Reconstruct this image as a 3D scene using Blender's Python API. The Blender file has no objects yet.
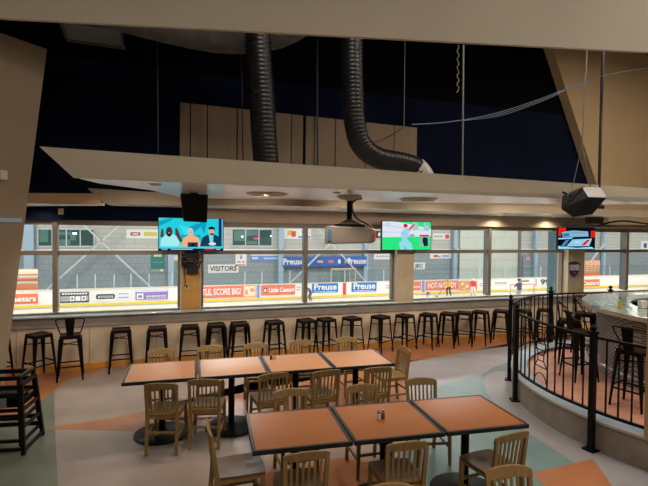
import bpy, bmesh, math, random
from mathutils import Vector, Matrix
random.seed(7)
C = bpy.context.scene.collection
PI = math.pi
# ---------------------------------------------------------------- camera
F, PIT, ROL, YAW, CH = 465.5, .025, .011, .318, 2.416
fw = Vector((math.sin(YAW)*math.cos(PIT), math.cos(YAW)*math.cos(PIT), -math.sin(PIT)))
r0 = Vector((math.cos(YAW), -math.sin(YAW), 0)); u0 = r0.cross(fw)
cr = math.cos(ROL)*r0 + math.sin(ROL)*u0; cu = -math.sin(ROL)*r0 + math.cos(ROL)*u0
EYE = Vector((0, 0, CH))
cd = bpy.data.cameras.new('camera'); cam = bpy.data.objects.new('camera', cd); C.objects.link(cam)
cd.sensor_fit = 'HORIZONTAL'; cd.sensor_width = 36; cd.lens = F/648*36; cd.clip_start = .05; cd.clip_end = 300
m3 = Matrix((cr, cu, -fw)).transposed(); cam.matrix_world = Matrix.Translation(EYE) @ m3.to_4x4()
bpy.context.scene.camera = cam
def ray(x, y): return fw + cr*((x-324)/F) + cu*((243-y)/F)
def atz(x, y, z):
    d = ray(x, y); return EYE + d*((z-CH)/d.z)
def aty(x, y, Y):
    d = ray(x, y); return EYE + d*(Y/d.y)
# ---------------------------------------------------------------- materials
def mat(name, col, rough=.5, metal=0, noise=0, nscale=8, spec=.5, bump=0, bscale=40, emit=None, es=1, stretch=None, coat=0):
    m = bpy.data.materials.new(name); m.use_nodes = True
    nt = m.node_tree; b = nt.nodes['Principled BSDF']
    b.inputs['Base Color'].default_value = (*col, 1); b.inputs['Roughness'].default_value = rough
    b.inputs['Metallic'].default_value = metal; b.inputs['Specular IOR Level'].default_value = spec
    b.inputs['Coat Weight'].default_value = coat
    if noise or bump:
        tc = nt.nodes.new('ShaderNodeTexCoord'); mp = nt.nodes.new('ShaderNodeMapping')
        nt.links.new(tc.outputs['Object'], mp.inputs['Vector'])
        if stretch: mp.inputs['Scale'].default_value = stretch
    if noise:
        n = nt.nodes.new('ShaderNodeTexNoise'); n.inputs['Scale'].default_value = nscale; n.inputs['Detail'].default_value = 5
        nt.links.new(mp.outputs['Vector'], n.inputs['Vector'])
        r = nt.nodes.new('ShaderNodeValToRGB')
        r.color_ramp.elements[0].position = .3; r.color_ramp.elements[1].position = .7
        r.color_ramp.elements[0].color = (*[max(0, c*(1-noise)) for c in col], 1)
        r.color_ramp.elements[1].color = (*[min(1, c*(1+noise)) for c in col], 1)
        nt.links.new(n.outputs['Fac'], r.inputs['Fac']); nt.links.new(r.outputs['Color'], b.inputs['Base Color'])
    if bump:
        n2 = nt.nodes.new('ShaderNodeTexNoise'); n2.inputs['Scale'].default_value = bscale
        nt.links.new(mp.outputs['Vector'], n2.inputs['Vector'])
        bp = nt.nodes.new('ShaderNodeBump'); bp.inputs['Strength'].default_value = bump; bp.inputs['Distance'].default_value = .01
        nt.links.new(n2.outputs['Fac'], bp.inputs['Height']); nt.links.new(bp.outputs['Normal'], b.inputs['Normal'])
    if emit:
        b.inputs['Emission Color'].default_value = (*emit, 1); b.inputs['Emission Strength'].default_value = es
    return m
def brickmat(name, c1, c2, mortar, bw, bh, ms=.01, rough=.7, vertical=True):
    m = mat(name, c1, rough); nt = m.node_tree; b = nt.nodes['Principled BSDF']
    tc = nt.nodes.new('ShaderNodeTexCoord'); mp = nt.nodes.new('ShaderNodeMapping')
    if vertical: mp.inputs['Rotation'].default_value = (-PI/2, 0, 0)
    nt.links.new(tc.outputs['Object'], mp.inputs['Vector'])
    t = nt.nodes.new('ShaderNodeTexBrick'); t.inputs['Scale'].default_value = 1
    t.inputs['Color1'].default_value = (*c1, 1); t.inputs['Color2'].default_value = (*c2, 1); t.inputs['Mortar'].default_value = (*mortar, 1)
    t.inputs['Brick Width'].default_value = bw; t.inputs['Row Height'].default_value = bh; t.inputs['Mortar Size'].default_value = ms
    if not vertical: t.offset = 0
    nt.links.new(mp.outputs['Vector'], t.inputs['Vector']); nt.links.new(t.outputs['Color'], b.inputs['Base Color'])
    return m
def emis(name, col, s=1.0):
    m = bpy.data.materials.new(name); m.use_nodes = True; nt = m.node_tree; nt.nodes.clear()
    e = nt.nodes.new('ShaderNodeEmission'); e.inputs['Color'].default_value = (*col, 1); e.inputs['Strength'].default_value = s
    o = nt.nodes.new('ShaderNodeOutputMaterial'); nt.links.new(e.outputs[0], o.inputs[0]); return m
def glassmat(name, tint=(1, 1, 1), refl=.06):
    m = bpy.data.materials.new(name); m.use_nodes = True; nt = m.node_tree; nt.nodes.clear()
    t = nt.nodes.new('ShaderNodeBsdfTransparent'); t.inputs['Color'].default_value = (*tint, 1)
    g = nt.nodes.new('ShaderNodeBsdfGlossy'); g.inputs['Roughness'].default_value = .02
    mx = nt.nodes.new('ShaderNodeMixShader'); mx.inputs[0].default_value = refl
    o = nt.nodes.new('ShaderNodeOutputMaterial')
    nt.links.new(t.outputs[0], mx.inputs[1]); nt.links.new(g.outputs[0], mx.inputs[2]); nt.links.new(mx.outputs[0], o.inputs[0]); return m
M = {}
M['beige'] = mat('beige_plaster', (.52, .48, .395), .75, noise=.04, nscale=2)
M['beige_dark'] = mat('tan_plaster', (.40, .33, .24), .7, noise=.05, nscale=2)
M['leanwall'] = mat('leaning_wall_paint', (.36, .285, .205), .7, noise=.05, nscale=1.5)
M['bulk'] = mat('bulkhead_paint', (.47, .345, .205), .75, noise=.05, nscale=1)
M['header'] = mat('header_paint', (.44, .36, .27), .6, noise=.05)
M['soffit_brown'] = mat('brown_soffit_paint', (.46, .31, .18), .7)
M['under'] = mat('soffit_underside_white', (.85, .82, .78), .22, spec=.6)
M['navy'] = mat('navy_paint', (.003, .006, .022), .9, spec=.1, noise=.3, nscale=1.2)
M['black'] = mat('black_ceiling_paint', (.003, .003, .005), .95, spec=.05)
M['knee'] = mat('cream_wall_paint', (.62, .50, .37), .6, noise=.1, nscale=3)
M['band'] = mat('grey_tile_band', (.27, .245, .225), .4, noise=.15, nscale=4)
M['orange_base'] = mat('orange_base_paint', (.62, .26, .04), .5, noise=.1)
M['sill'] = mat('blue_grey_sill', (.42, .50, .54), .18, noise=.08, spec=.6)
M['frame'] = mat('bronze_aluminium', (.19, .165, .14), .45, metal=.1)
M['mull_teal'] = mat('teal_steel_paint', (.06, .15, .19), .4)
M['glass'] = glassmat('window_glass')
M['pillar'] = mat('pillar_paint', (.50, .41, .29), .6, noise=.06)
M['pillar_orange'] = mat('ochre_pillar_panel', (.52, .28, .07), .55, noise=.08)
M['floor'] = mat('polished_concrete_floor', (.30, .245, .22), .38, noise=.09, nscale=2.5, spec=.3)
M['f_orange'] = mat('terracotta_stain', (.36, .145, .065), .33, noise=.12, nscale=3, spec=.3)
M['f_green'] = mat('sage_stain', (.14, .16, .125), .33, noise=.12, nscale=3, spec=.3)
M['f_teal'] = mat('teal_stain', (.135, .215, .22), .38, noise=.12, nscale=3, spec=.3)
M['f_mauve'] = mat('mauve_stain', (.27, .255, .275), .38, noise=.07, nscale=3, spec=.3)
M['tile'] = brickmat('terracotta_tile', (.58, .28, .19), (.54, .25, .17), (.30, .16, .11), .33, .33, .006, .4, False)
M['slate'] = mat('slate_blue_ledge_tile', (.28, .36, .47), .35, noise=.15, nscale=5)
M['concrete'] = mat('brown_concrete', (.24, .20, .165), .6, noise=.18, nscale=4)
M['cream_edge'] = mat('cream_edge_strip', (.45, .42, .37), .5)
M['lam'] = mat('salmon_laminate', (.54, .25, .115), .34, noise=.05, nscale=3, spec=.25)
M['lam2'] = mat('cinnamon_laminate', (.34, .115, .03), .32, noise=.10, nscale=3, spec=.2)
M['edge'] = mat('black_vinyl_edge', (.007, .008, .009), .35, spec=.4)
M['iron'] = mat('black_cast_iron', (.004, .004, .0045), .5, spec=.15)
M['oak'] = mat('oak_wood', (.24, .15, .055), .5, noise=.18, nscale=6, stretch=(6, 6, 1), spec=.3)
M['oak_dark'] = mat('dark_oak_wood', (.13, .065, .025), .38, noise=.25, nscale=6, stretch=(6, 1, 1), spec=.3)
M['stool'] = mat('black_stool_metal', (.005, .004, .004), .6, spec=.1)
M['stool_seat'] = mat('dark_walnut_seat', (.022, .011, .008), .7, noise=.2, spec=.06)
M['dwood'] = mat('espresso_wood', (.006, .005, .005), .5, noise=.2, spec=.15)
M['tv'] = mat('black_plastic', (.01, .01, .012), .3)
M['grille'] = mat('speaker_grille', (.010, .010, .012), .7, spec=.12, bump=.3, bscale=200)
M['spk_grey'] = mat('speaker_grey', (.30, .29, .32), .5)
M['proj'] = mat('taupe_projector_plastic', (.15, .125, .105), .45)
M['duct'] = mat('black_flexible_duct', (.008, .008, .011), .4)
M['duct_end'] = mat('pale_duct_end', (.55, .55, .55), .4)
M['galv'] = mat('galvanised_steel', (.11, .105, .10), .6, metal=.1, noise=.3)
M['panelwood'] = mat('tan_acoustic_panel', (.27, .195, .135), .7, noise=.08, nscale=1, stretch=(8, 8, .3))
M['greytile'] = mat('grey_translucent_panel', (.22, .24, .24), .5)
M['wire'] = mat('pale_steel_wire', (.22, .22, .22), .5)
M['cable'] = mat('black_cable', (.01, .01, .012), .5)
M['bcable'] = mat('blue_grey_cable', (.12, .19, .33), .4)
M['white'] = mat('white_plastic', (.75, .75, .73), .4)
M['chrome'] = mat('chrome', (.6, .6, .6), .15, metal=1)
M['shaker'] = mat('clear_shaker', (.55, .52, .48), .15)
M['counter'] = mat('green_grey_stone', (.26, .36, .33), .12, noise=.15, nscale=5, spec=.7)
M['perf'] = brickmat('perforated_metal', (.055, .05, .047), (.08, .07, .06), (.33, .30, .28), .034, .034, .007, .35)
M['postwood'] = mat('maple_post', (.45, .30, .14), .5, noise=.1, stretch=(6, 6, .6))
# rink
M['ice'] = mat('ice', (.80, .83, .86), .12)
M['board'] = mat('white_dasher_board', (.83, .82, .76), .4)
M['yellow'] = mat('yellow_kick_strip', (.85, .60, .05), .4)
M['block'] = brickmat('grey_block_wall', (.32, .37, .395), (.30, .35, .375), (.25, .29, .31), .4, .4, .025)
M['siding'] = brickmat('pale_metal_siding', (.56, .56, .51), (.54, .54, .49), (.44, .45, .42), 1.6, .35, .03)
M['siding2'] = brickmat('pale_green_siding', (.62, .66, .58), (.60, .64, .57), (.5, .53, .47), 2.0, 1.0, .03)
M['steelblue'] = mat('pale_blue_steel', (.36, .50, .62), .5)
M['steelwhite'] = mat('pale_brace_steel', (.62, .66, .68), .5)
def flat(n, c): M[n] = mat(n, c, .5)
for n, c in dict(p_white=(.85, .85, .82), p_orange=(.80, .20, .07), p_brick=(.72, .30, .16), p_black=(.04, .04, .045), p_purple=(.26, .20, .50), p_blue=(.02, .19, .55),
                 p_navy=(.03, .06, .25), p_red=(.75, .05, .05), p_gold=(.85, .50, .06), p_green=(.02, .22, .16), p_lblue=(.15, .30, .70), p_grey=(.35, .36, .38), p_lime=(.55, .65, .05),
                 p_pink=(.9, .05, .25), p_redorange=(.78, .19, .12), p_cream=(.78, .68, .5), skin=(.55, .33, .22), jersey_y=(.95, .50, .03), jersey_d=(.07, .08, .14), shield=(.012, .025, .16)).items(): flat(n, c)
# ---------------------------------------------------------------- mesh helper
class MB:
    def __init__(s): s.v = []; s.f = []; s.m = []
    def add(s, vs, fs, mi=0):
        n = len(s.v); s.v += [tuple(v) for v in vs]; s.f += [tuple(i+n for i in f) for f in fs]; s.m += [mi]*len(fs); return s
    def box(s, c, d, rz=0, mi=0, M_=None):
        vs = []
        for x in (-.5, .5):
            for y in (-.5, .5):
                for z in (-.5, .5):
                    p = Vector((x*d[0], y*d[1], z*d[2]))
                    if rz: p = Matrix.Rotation(rz, 3, 'Z') @ p
                    if M_: p = M_ @ p
                    vs.append(p + Vector(c))
        return s.add(vs, [(0, 1, 3, 2), (4, 6, 7, 5), (0, 4, 5, 1), (2, 3, 7, 6), (0, 2, 6, 4), (1, 5, 7, 3)], mi)
    def hexa(s, lo, hi, mi=0):   # two rings of equal length
        n = len(lo); vs = list(lo)+list(hi)
        fs = [tuple(range(n-1, -1, -1)), tuple(range(n, 2*n))]+[(i, (i+1) % n, n+(i+1) % n, n+i) for i in range(n)]
        return s.add(vs, fs, mi)
    def prism(s, poly, z0, z1, mi=0):
        a = sum(poly[i][0]*poly[(i+1) % len(poly)][1]-poly[(i+1) % len(poly)][0]*poly[i][1] for i in range(len(poly)))
        if a < 0: poly = poly[::-1]
        return s.hexa([(p[0], p[1], z0) for p in poly], [(p[0], p[1], z1) for p in poly], mi)
    def bar(s, p, q, w, h=None, up=(0, 0, 1), mi=0, w2=None, h2=None):
        p = Vector(p); q = Vector(q); h = h or w; w2 = w2 or w; h2 = h2 or h
        d = (q-p).normalized(); u = Vector(up)
        if abs(d.dot(u)) > .98: u = Vector((0, 1, 0))
        a = d.cross(u).normalized(); b = a.cross(d).normalized()
        lo = [p+a*x*w/2+b*y*h/2 for x, y in ((-1, -1), (1, -1), (1, 1), (-1, 1))]
        hi = [q+a*x*w2/2+b*y*h2/2 for x, y in ((-1, -1), (1, -1), (1, 1), (-1, 1))]
        return s.hexa(lo, hi, mi)
    def tube(s, pts, r, n=10, mi=0, rad=None, cap=True):
        pts = [Vector(p) for p in pts]; rings = []; prev = None
        for i, p in enumerate(pts):
            t = (pts[min(i+1, len(pts)-1)]-pts[max(i-1, 0)]).normalized()
            if prev is None:
                u = Vector((0, 0, 1)) if abs(t.z) < .9 else Vector((1, 0, 0)); a = t.cross(u).normalized()
            else: a = (prev - t*prev.dot(t)).normalized()
            prev = a; b = t.cross(a); rr = rad[i] if rad else r
            rings.append([p+(a*math.cos(2*PI*k/n)+b*math.sin(2*PI*k/n))*rr for k in range(n)])
        vs = [v for R in rings for v in R]; fs = []
        for i in range(len(pts)-1):
            for k in range(n): fs.append((i*n+k, i*n+(k+1) % n, (i+1)*n+(k+1) % n, (i+1)*n+k))
        if cap: fs.append(tuple(range(n-1, -1, -1))); fs.append(tuple((len(pts)-1)*n+k for k in range(n)))
        return s.add(vs, fs, mi)
    def lathe(s, prof, c=(0, 0, 0), n=24, mi=0):
        vs = [(c[0]+r*math.cos(2*PI*k/n), c[1]+r*math.sin(2*PI*k/n), c[2]+z) for r, z in prof for k in range(n)]
        fs = [(i*n+k, i*n+(k+1) % n, (i+1)*n+(k+1) % n, (i+1)*n+k) for i in range(len(prof)-1) for k in range(n)]
        fs.append(tuple(range(n-1, -1, -1))); fs.append(tuple((len(prof)-1)*n+k for k in range(n)))
        return s.add(vs, fs, mi)
    def quad(s, a, b, c, d, mi=0): return s.add([a, b, c, d], [(0, 1, 2, 3)], mi)
    def ring(s, c, r1, r2, z0, z1, a0=0, a1=2*PI, n=64, mi=0, mt=None, mo=None):
        full = abs(a1-a0-2*PI) < 1e-6; N = n if full else n+1; vs = []
        for i in range(N):
            a = a0+(a1-a0)*i/n
            for r in (r1, r2):
                for z in (z0, z1): vs.append((c[0]+r*math.cos(a), c[1]+r*math.sin(a), z))
        mt = mi if mt is None else mt; mo = mi if mo is None else mo
        b = len(s.v); s.v += vs
        for i in range(n):
            j = (i+1) % N; q = lambda k, e: b+k*4+e
            for f, mm in (((q(i, 0), q(i, 1), q(j, 1), q(j, 0)), mi), ((q(i, 2), q(j, 2), q(j, 3), q(i, 3)), mo), ((q(i, 1), q(i, 3), q(j, 3), q(j, 1)), mt), ((q(i, 0), q(j, 0), q(j, 2), q(i, 2)), mi)):
                s.f.append(f); s.m.append(mm)
        if not full: s.f += [(b, b+2, b+3, b+1), (b+4*n, b+4*n+1, b+4*n+3, b+4*n+2)]; s.m += [mi, mi]
        return s
    def build(s, name, mats, parent=None, smooth=False, bevel=0, off=None):
        me = bpy.data.meshes.new(name)
        if off: s.v = [(v[0]-off[0], v[1]-off[1], v[2]-off[2]) for v in s.v]
        me.from_pydata(s.v, [], s.f)
        for m in (mats if isinstance(mats, (list, tuple)) else [mats]): me.materials.append(M[m] if isinstance(m, str) else m)
        for p, mi in zip(me.polygons, s.m): p.material_index = mi; p.use_smooth = bool(smooth)
        bm = bmesh.new(); bm.from_mesh(me); bmesh.ops.recalc_face_normals(bm, faces=bm.faces)
        bm.to_mesh(me); bm.free()
        o = bpy.data.objects.new(name, me); C.objects.link(o)
        if off: o.location = off
        if parent: o.parent = parent
        if bevel:
            b = o.modifiers.new('bevel', 'BEVEL'); b.width = bevel; b.segments = 2; b.limit_method = 'ANGLE'
        if smooth and smooth != 'all':
            e = o.modifiers.new('edges', 'EDGE_SPLIT'); e.split_angle = math.radians(40)
        return o
def smooth_pts(P, k=8):
    P = [Vector(p) for p in P]; out = []
    for i in range(len(P)-1):
        a, b, c, d = P[max(i-1, 0)], P[i], P[i+1], P[min(i+2, len(P)-1)]
        for j in range(k):
            t = j/k; out.append(.5*((2*b)+(c-a)*t+(2*a-5*b+4*c-d)*t*t+(3*b-a-3*c+d)*t**3))
    out.append(P[-1]); return out
def empty(name, loc=(0, 0, 0), rz=0):
    o = bpy.data.objects.new(name, None); C.objects.link(o); o.location = loc; o.rotation_euler = (0, 0, rz); o.empty_display_size = .2; return o
def tag(o, label, cat, group=None, kind=None):
    o['label'] = label; o['category'] = cat
    if group: o['group'] = group
    if kind: o['kind'] = kind
    return o
def st(o): o['kind'] = 'structure'; return o
def copy_tree(o, parent=None):
    c = o.copy(); C.objects.link(c); c.parent = parent
    for ch in list(o.children): copy_tree(ch, c)
    return c
def text(name, s, m, parent, loc, size, width=None, depth=.01, rx=PI/2, rz=0, bold=0.0, align='CENTER'):
    cu_ = bpy.data.curves.new(name, 'FONT'); cu_.body = s; cu_.size = size; cu_.extrude = depth; cu_.align_x = align; cu_.align_y = 'CENTER'; cu_.offset = bold; cu_.resolution_u = 3
    t = bpy.data.objects.new('tmp', cu_); C.objects.link(t)
    dg = bpy.context.evaluated_depsgraph_get(); me = bpy.data.meshes.new_from_object(t.evaluated_get(dg)); C.objects.unlink(t); bpy.data.objects.remove(t)
    me.name = name
    xs = [v.co.x for v in me.vertices] or [0, 1]; w = max(xs)-min(xs)
    if width:
        k = width/w
        for v in me.vertices: v.co.x *= k
    me.materials.clear(); me.materials.append(M[m] if isinstance(m, str) else m)
    for p in me.polygons: p.material_index = 0
    o = bpy.data.objects.new(name, me); C.objects.link(o); o.location = loc; o.rotation_euler = (rx, 0, rz)
    if parent: o.parent = parent
    return o
# ================================================================ ROOM SHELL
WY = 8.85
XL, XR, YB, ZC = -6.0, 14.0, -4.0, 6.9
st(MB().box(((XL+XR)/2, (YB+9.1)/2, -.1), (XR-XL, 9.1-YB, .2)).build('floor', 'floor'))
def poly_px(pts): return [tuple(atz(x, y, 0)[:2]) for x, y in pts]
def inlay(poly, m, h):
    return st(MB().prism(poly, 0, h).build('floor_inlay', m))
inlay([(-5.9, 8.8), (-1.05, 8.8), *poly_px([(90, 374), (66, 380), (54, 391), (27, 413)]), (-2.3, 6.5), (-5.9, 5.4)], 'f_orange', .0012)
inlay([*poly_px([(54, 391), (55, 428), (58, 486)]), (-.9, 3.2), (-4.5, 3.2), (-2.3, 6.3), *poly_px([(27, 413)])], 'f_green', .001)
inlay([*poly_px([(41, 429), (111, 418), (150, 410), (235, 391), (300, 377), (385, 364), (430, 358), (470, 351), (508, 344), (560, 338)]), (9.5, 8.8), (4.0, 8.8), *poly_px([(385, 350)]), (2.2, 8.8), (2.0, 8.3), *poly_px([(340, 366), (405, 385), (405, 401), (300, 411), (222, 424), (133, 431)])][:10] + [(12, 8.8), (3.9, 8.8), (3.3, 8.1), *poly_px([(405, 372), (405, 401), (300, 411), (222, 424), (133, 431)])], 'f_orange', .0014)
inlay([*poly_px([(431, 388), (446, 383.5), (460, 379.5), (475, 375.5), (487, 373), (484, 382), (487, 393), (500, 410), (522, 429), (558, 452), (580, 467), (600, 490)]), (3.0, 1.5), (2.0, 1.5), *poly_px([(405, 470), (415, 430)])], 'f_teal', .0012)
inlay([*poly_px([(487, 373), (491, 369), (500, 364.5), (512, 361), (512, 371), (498, 371)])], 'f_teal', .001)
inlay([*poly_px([(533, 473), (593, 459), (612, 486)]), (3.6, 2.6), (3.2, 2.9)], 'f_orange', .0022)
inlay([*poly_px([(255, 490), (262, 474), (340, 458), (395, 464), (402, 490)])], 'f_orange', .0024)  # orange floor wedge, with warm shadow at the near row painted in
inlay([*poly_px([(405, 367), (430, 359), (470, 352), (508, 345), (525, 343)]), (6.6, 7.6), *poly_px([(512, 361), (500, 364.5), (487, 373), (460, 379.5), (431, 388), (415, 430), (405, 470), (396, 440)])], 'f_mauve', .0006)
mv = [tuple(p) for p in poly_px([(487, 373), (484, 382), (487, 393), (500, 410), (522, 429), (558, 452), (600, 482)])]
inlay(mv + [(4.0, 2.2), (5.2, 2.2), (4.8, 5.2), (5.9, 7.0), *poly_px([(498, 372)])], 'f_mauve', .0008)
st(MB().box(((XL+XR)/2, (YB+9)/2, ZC+.1), (XR-XL, 9-YB+.5, .2)).build('ceiling', 'black'))
st(MB().box((XL-.1, (YB+9)/2, ZC/2), (.2, 9-YB+.4, ZC)).build('wall_left', 'beige_dark'))
st(MB().box((XR+.1, (YB+9)/2, ZC/2), (.2, 9-YB+.4, ZC)).build('wall_right', 'beige_dark'))
st(MB().box(((XL+XR)/2, YB-.1, ZC/2), (XR-XL+.4, .2, ZC)).build('wall_back', 'beige_dark'))
# window wall
st(MB().box(((XL+XR)/2, WY+.1, .41), (XR-XL, .2, .64)).build('wall_under_window', 'knee'))
st(MB().box(((XL+XR)/2, WY-.012, .825), (XR-XL, .024, .17)).build('trim_1', 'band'))
for i, x in enumerate([42, 97, 182, 305]+[331, 379, 395, 428, 443, 473, 488, 508]):
    pass
st(MB().box(((XL+XR)/2, WY-.008, .05), (XR-XL, .016, .10)).build('baseboard_window', 'orange_base'))
st(MB().box(((XL+XR)/2, WY+.1, .045), (XR-XL, .19, .09)).build('wall_plinth', 'knee'))
st(MB().box(((XL+XR)/2, WY+.1, .815), (XR-XL, .19, .17)).build('wall_under_sill', 'knee'))
st(MB().box(((XL+XR)/2, WY+.045, .930), (XR-XL, .25, .030)).build('window_sill', 'sill', bevel=.006))
# tall joints in the knee wall
for k in range(14):
    st(MB().box((-4.6+k*1.09, WY-.004, .42), (.008, .006, .64)).build('trim_joint', 'band'))
# header and upper wall
st(MB().box(((XL+.35)/2, WY+.1, 2.9225), (.35-XL, .2, .715)).build('wall_header_left', 'navy'))
st(MB().box(((XR+.35)/2, WY+.1, 2.9225), (XR-.35, .2, .715)).build('wall_header_right', 'header'))
st(MB().box(((XL+XR)/2, WY+.1, 4.27), (XR-XL, .2, 1.98)).build('wall_upper', 'navy'))
st(MB().box(((XL+XR)/2, WY+.1, 6.08), (XR-XL, .2, 1.64)).build('wall_top', 'black'))
for i, x in enumerate((-4.05, 8.93-4.38)):
    pass
# ---- pillars in the window wall
pil = []
for i, (xa, xb) in enumerate([(-4.25, -3.75), (.17, .53), (4.50, 4.9), (9.07, 9.57)]):
    b = MB().box(((xa+xb)/2, WY+.09, 1.72), (xb-xa, .34, 1.57), mi=0)
    o = st(b.build('pillar', 'pillar')); pil.append(o)
st(MB().box(((.19+.51)/2, WY-.09, 1.49), (.30, .02, .98)).build('trim_2', 'pillar_orange'))
# frames
def frame_window(n, x0, x1, mull):
    r = st(empty('window_%d' % n, ((x0+x1)/2, WY+.12, .950)))
    ox, oy, oz = r.location
    f = MB(); h0, h1, ht = .950, 2.565, 2.0
    f.box(((x0+x1)/2-ox, 0, h0+.012-oz), (x1-x0, .10, .024)); f.box(((x0+x1)/2-ox, 0, h1-.045-oz), (x1-x0, .10, .09))
    for x in (x0+.0225, x1-.0225): f.box((x-ox, 0, (h0+h1)/2-oz), (.045, .10, h1-h0-.08))
    f.build('window_frame', 'frame', r)
    MB().box(((x0+x1)/2-ox, -.005, ht-oz), (x1-x0-.09, .09, .075)).build('transom', 'frame', r)
    if mull is not None:
        MB().box((mull-ox, -.02, (h0+h1)/2-oz), (.078, .13, h1-h0-.09)).build('mullion', 'frame', r)
        MB().box((mull-ox, .085, (h0+h1)/2-oz), (.05, .06, h1-h0-.1)).build('mullion_back', 'mull_teal', r)
    xs = [x0+.045]+([mull-.039, mull+.039] if mull is not None else [])+[x1-.045]
    for a, b in zip(xs[::2], xs[1::2]):
        for z0, z1 in ((h0+.024, ht-.038), (ht+.038, h1-.09)):
            MB().box(((a+b)/2-ox, .02, (z0+z1)/2-oz), (b-a, .006, z1-z0)).build('pane', 'glass', r)
    return r
frame_window(1, -5.9, -4.25, None)
frame_window(2, -3.75, .165, -1.86)
frame_window(3, .535, 4.50, 2.55)
frame_window(4, 4.9, 9.065, 6.91)
frame_window(5, 9.57, 13.9, 11.12)
# teal steel columns just outside, seen through the glass beside the pillars
for x in (9.12,):
    st(MB().box((x, WY+.42, 1.2), (.10, .30, 3.0)).build('trim_column', 'mull_teal'))
# ---- leaning panel on the left
B_ = Vector((-2.11, 7.03, 0)); dpn = Vector((math.sin(math.radians(47)), math.cos(math.radians(47)), 0)); npn = Vector((dpn.y, -dpn.x, 0))
T_ = Vector((-1.65, 7.46, 4.92))
lo = [B_, B_-dpn*3.2, B_-dpn*3.2-npn*.12, B_-npn*.12]
hi = [T_, T_-dpn*3.6, T_-dpn*3.6-npn*.12, T_-npn*.12]
st(MB().hexa(lo, hi).build('wall_panel_left', 'leanwall'))
def onpl(x, y, B, n):
    d = ray(x, y); return EYE+d*((B-EYE).dot(n)/d.dot(n))
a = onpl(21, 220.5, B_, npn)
tag(MB().bar(a+npn*.012, a-dpn*1.2+npn*.012, .02, .055).build('wall_strip', mat('pale_blue_strip', (.45, .62, .78), .3)), 'pale blue horizontal strip across the tall leaning tan wall panel', 'rail')  # thin pale blue bar laid along the panel
a = onpl(1.5, 175, B_, npn)
tag(MB().box(a+npn*.02, (.09, .09, .12), rz=-math.radians(47)).build('wall_lamp', 'white', bevel=.01), 'small white box fixed high on the leaning tan wall panel', 'lamp')
# ---- right bulkhead
q = [aty(553, 50, 8.6), aty(597, 185, 8.6)]
zt = 6.88; s_ = (q[1].x-q[0].x)/(q[1].z-q[0].z)
xt = q[0].x+(zt-q[0].z)*s_; xb = q[0].x+(2.66-q[0].z)*s_
st(MB().hexa([(xb, 8.6, 2.66), (XR, 8.6, 2.66), (XR, 8.84, 2.66), (xb, 8.84, 2.66)], [(xt, 8.6, zt), (XR, 8.6, zt), (XR, 8.84, zt), (xt, 8.84, zt)]).build('wall_bulkhead', 'bulk'))
# ---- near overhead beam
a = atz(0, 18, 3.85); b = atz(648, 52, 3.85); d = (b-a).normalized(); n = Vector((-d.y, d.x, 0))
a -= d*1.6; b += d*2.2
st(MB().hexa([a, b, b+n*.03, a+n*.03], [a+Vector((0, 0, 1.9)), b+Vector((0, 0, 1.9)), b+n*.5+Vector((0, 0, 1.9)), a+n*.5+Vector((0, 0, 1.9))]).build('ceiling_beam', 'beige'))
# ---- layer 1 (near suspended soffit)
far1 = [(-.88, 5.06), (-.74, 5.6), (-.25, 6.25), (.135, 7.42), (.95, 7.52), (1.85, 7.10), (3.0, 7.14), (4.05, 6.75), (6.1, 6.1), (7.6, 5.4), (13.8, 5.12)]
st(MB().prism([(-.88, 5.05), (13.8, 5.05)]+far1[::-1][:-1], 2.91, 2.935).build('ceiling_panel', 'under'))
st(MB().hexa([(-.89, 5.02, 2.905), (13.8, 5.02, 2.89), (13.8, 5.05, 2.89), (-.89, 5.05, 2.905)], [(-1.17, 4.99, 3.18), (13.8, 4.99, 3.02), (13.8, 5.05, 3.02), (-1.17, 5.05, 3.18)]).build('ceiling_fascia', 'beige'))
st(MB().hexa([(-.88, 5.05, 2.94), (13.8, 5.05, 2.94), (13.8, 5.10, 2.94), (-.3, 6.1, 2.94)], [(-1.1, 5.05, 3.17), (13.8, 5.05, 3.01), (13.8, 5.10, 3.0), (-.4, 6.0, 3.0)]).build('ceiling_infill', 'beige'))
# ---- layer 2
l2 = [(-.98, 7.96), (.15, 7.92), (.95, 7.56), (1.9, 7.14), (4.5, 7.38), (9.9, 7.3)]
st(MB().prism(l2+[(9.9, 8.83), (-.98, 8.83)], 2.815, 2.83).build('ceiling_low', 'under'))
f2 = MB()
tops = [(-1.22, 3.04), (.15, 3.0), (.95, 2.98), (1.9, 2.96), (4.5, 2.96), (9.9, 2.93)]
for i in range(5):
    (x0, y0), (x1, y1) = l2[i], l2[i+1]
    f2.hexa([(x0, y0-.02, 2.81), (x1, y1-.02, 2.81), (x1, y1, 2.81), (x0, y0, 2.81)], [(tops[i][0], y0-.02, tops[i][1]), (tops[i+1][0], y1-.02, tops[i+1][1]), (tops[i+1][0], y1, tops[i+1][1]), (tops[i][0], y0, tops[i][1])])
st(f2.build('ceiling_low_fascia', 'beige_dark'))
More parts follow.
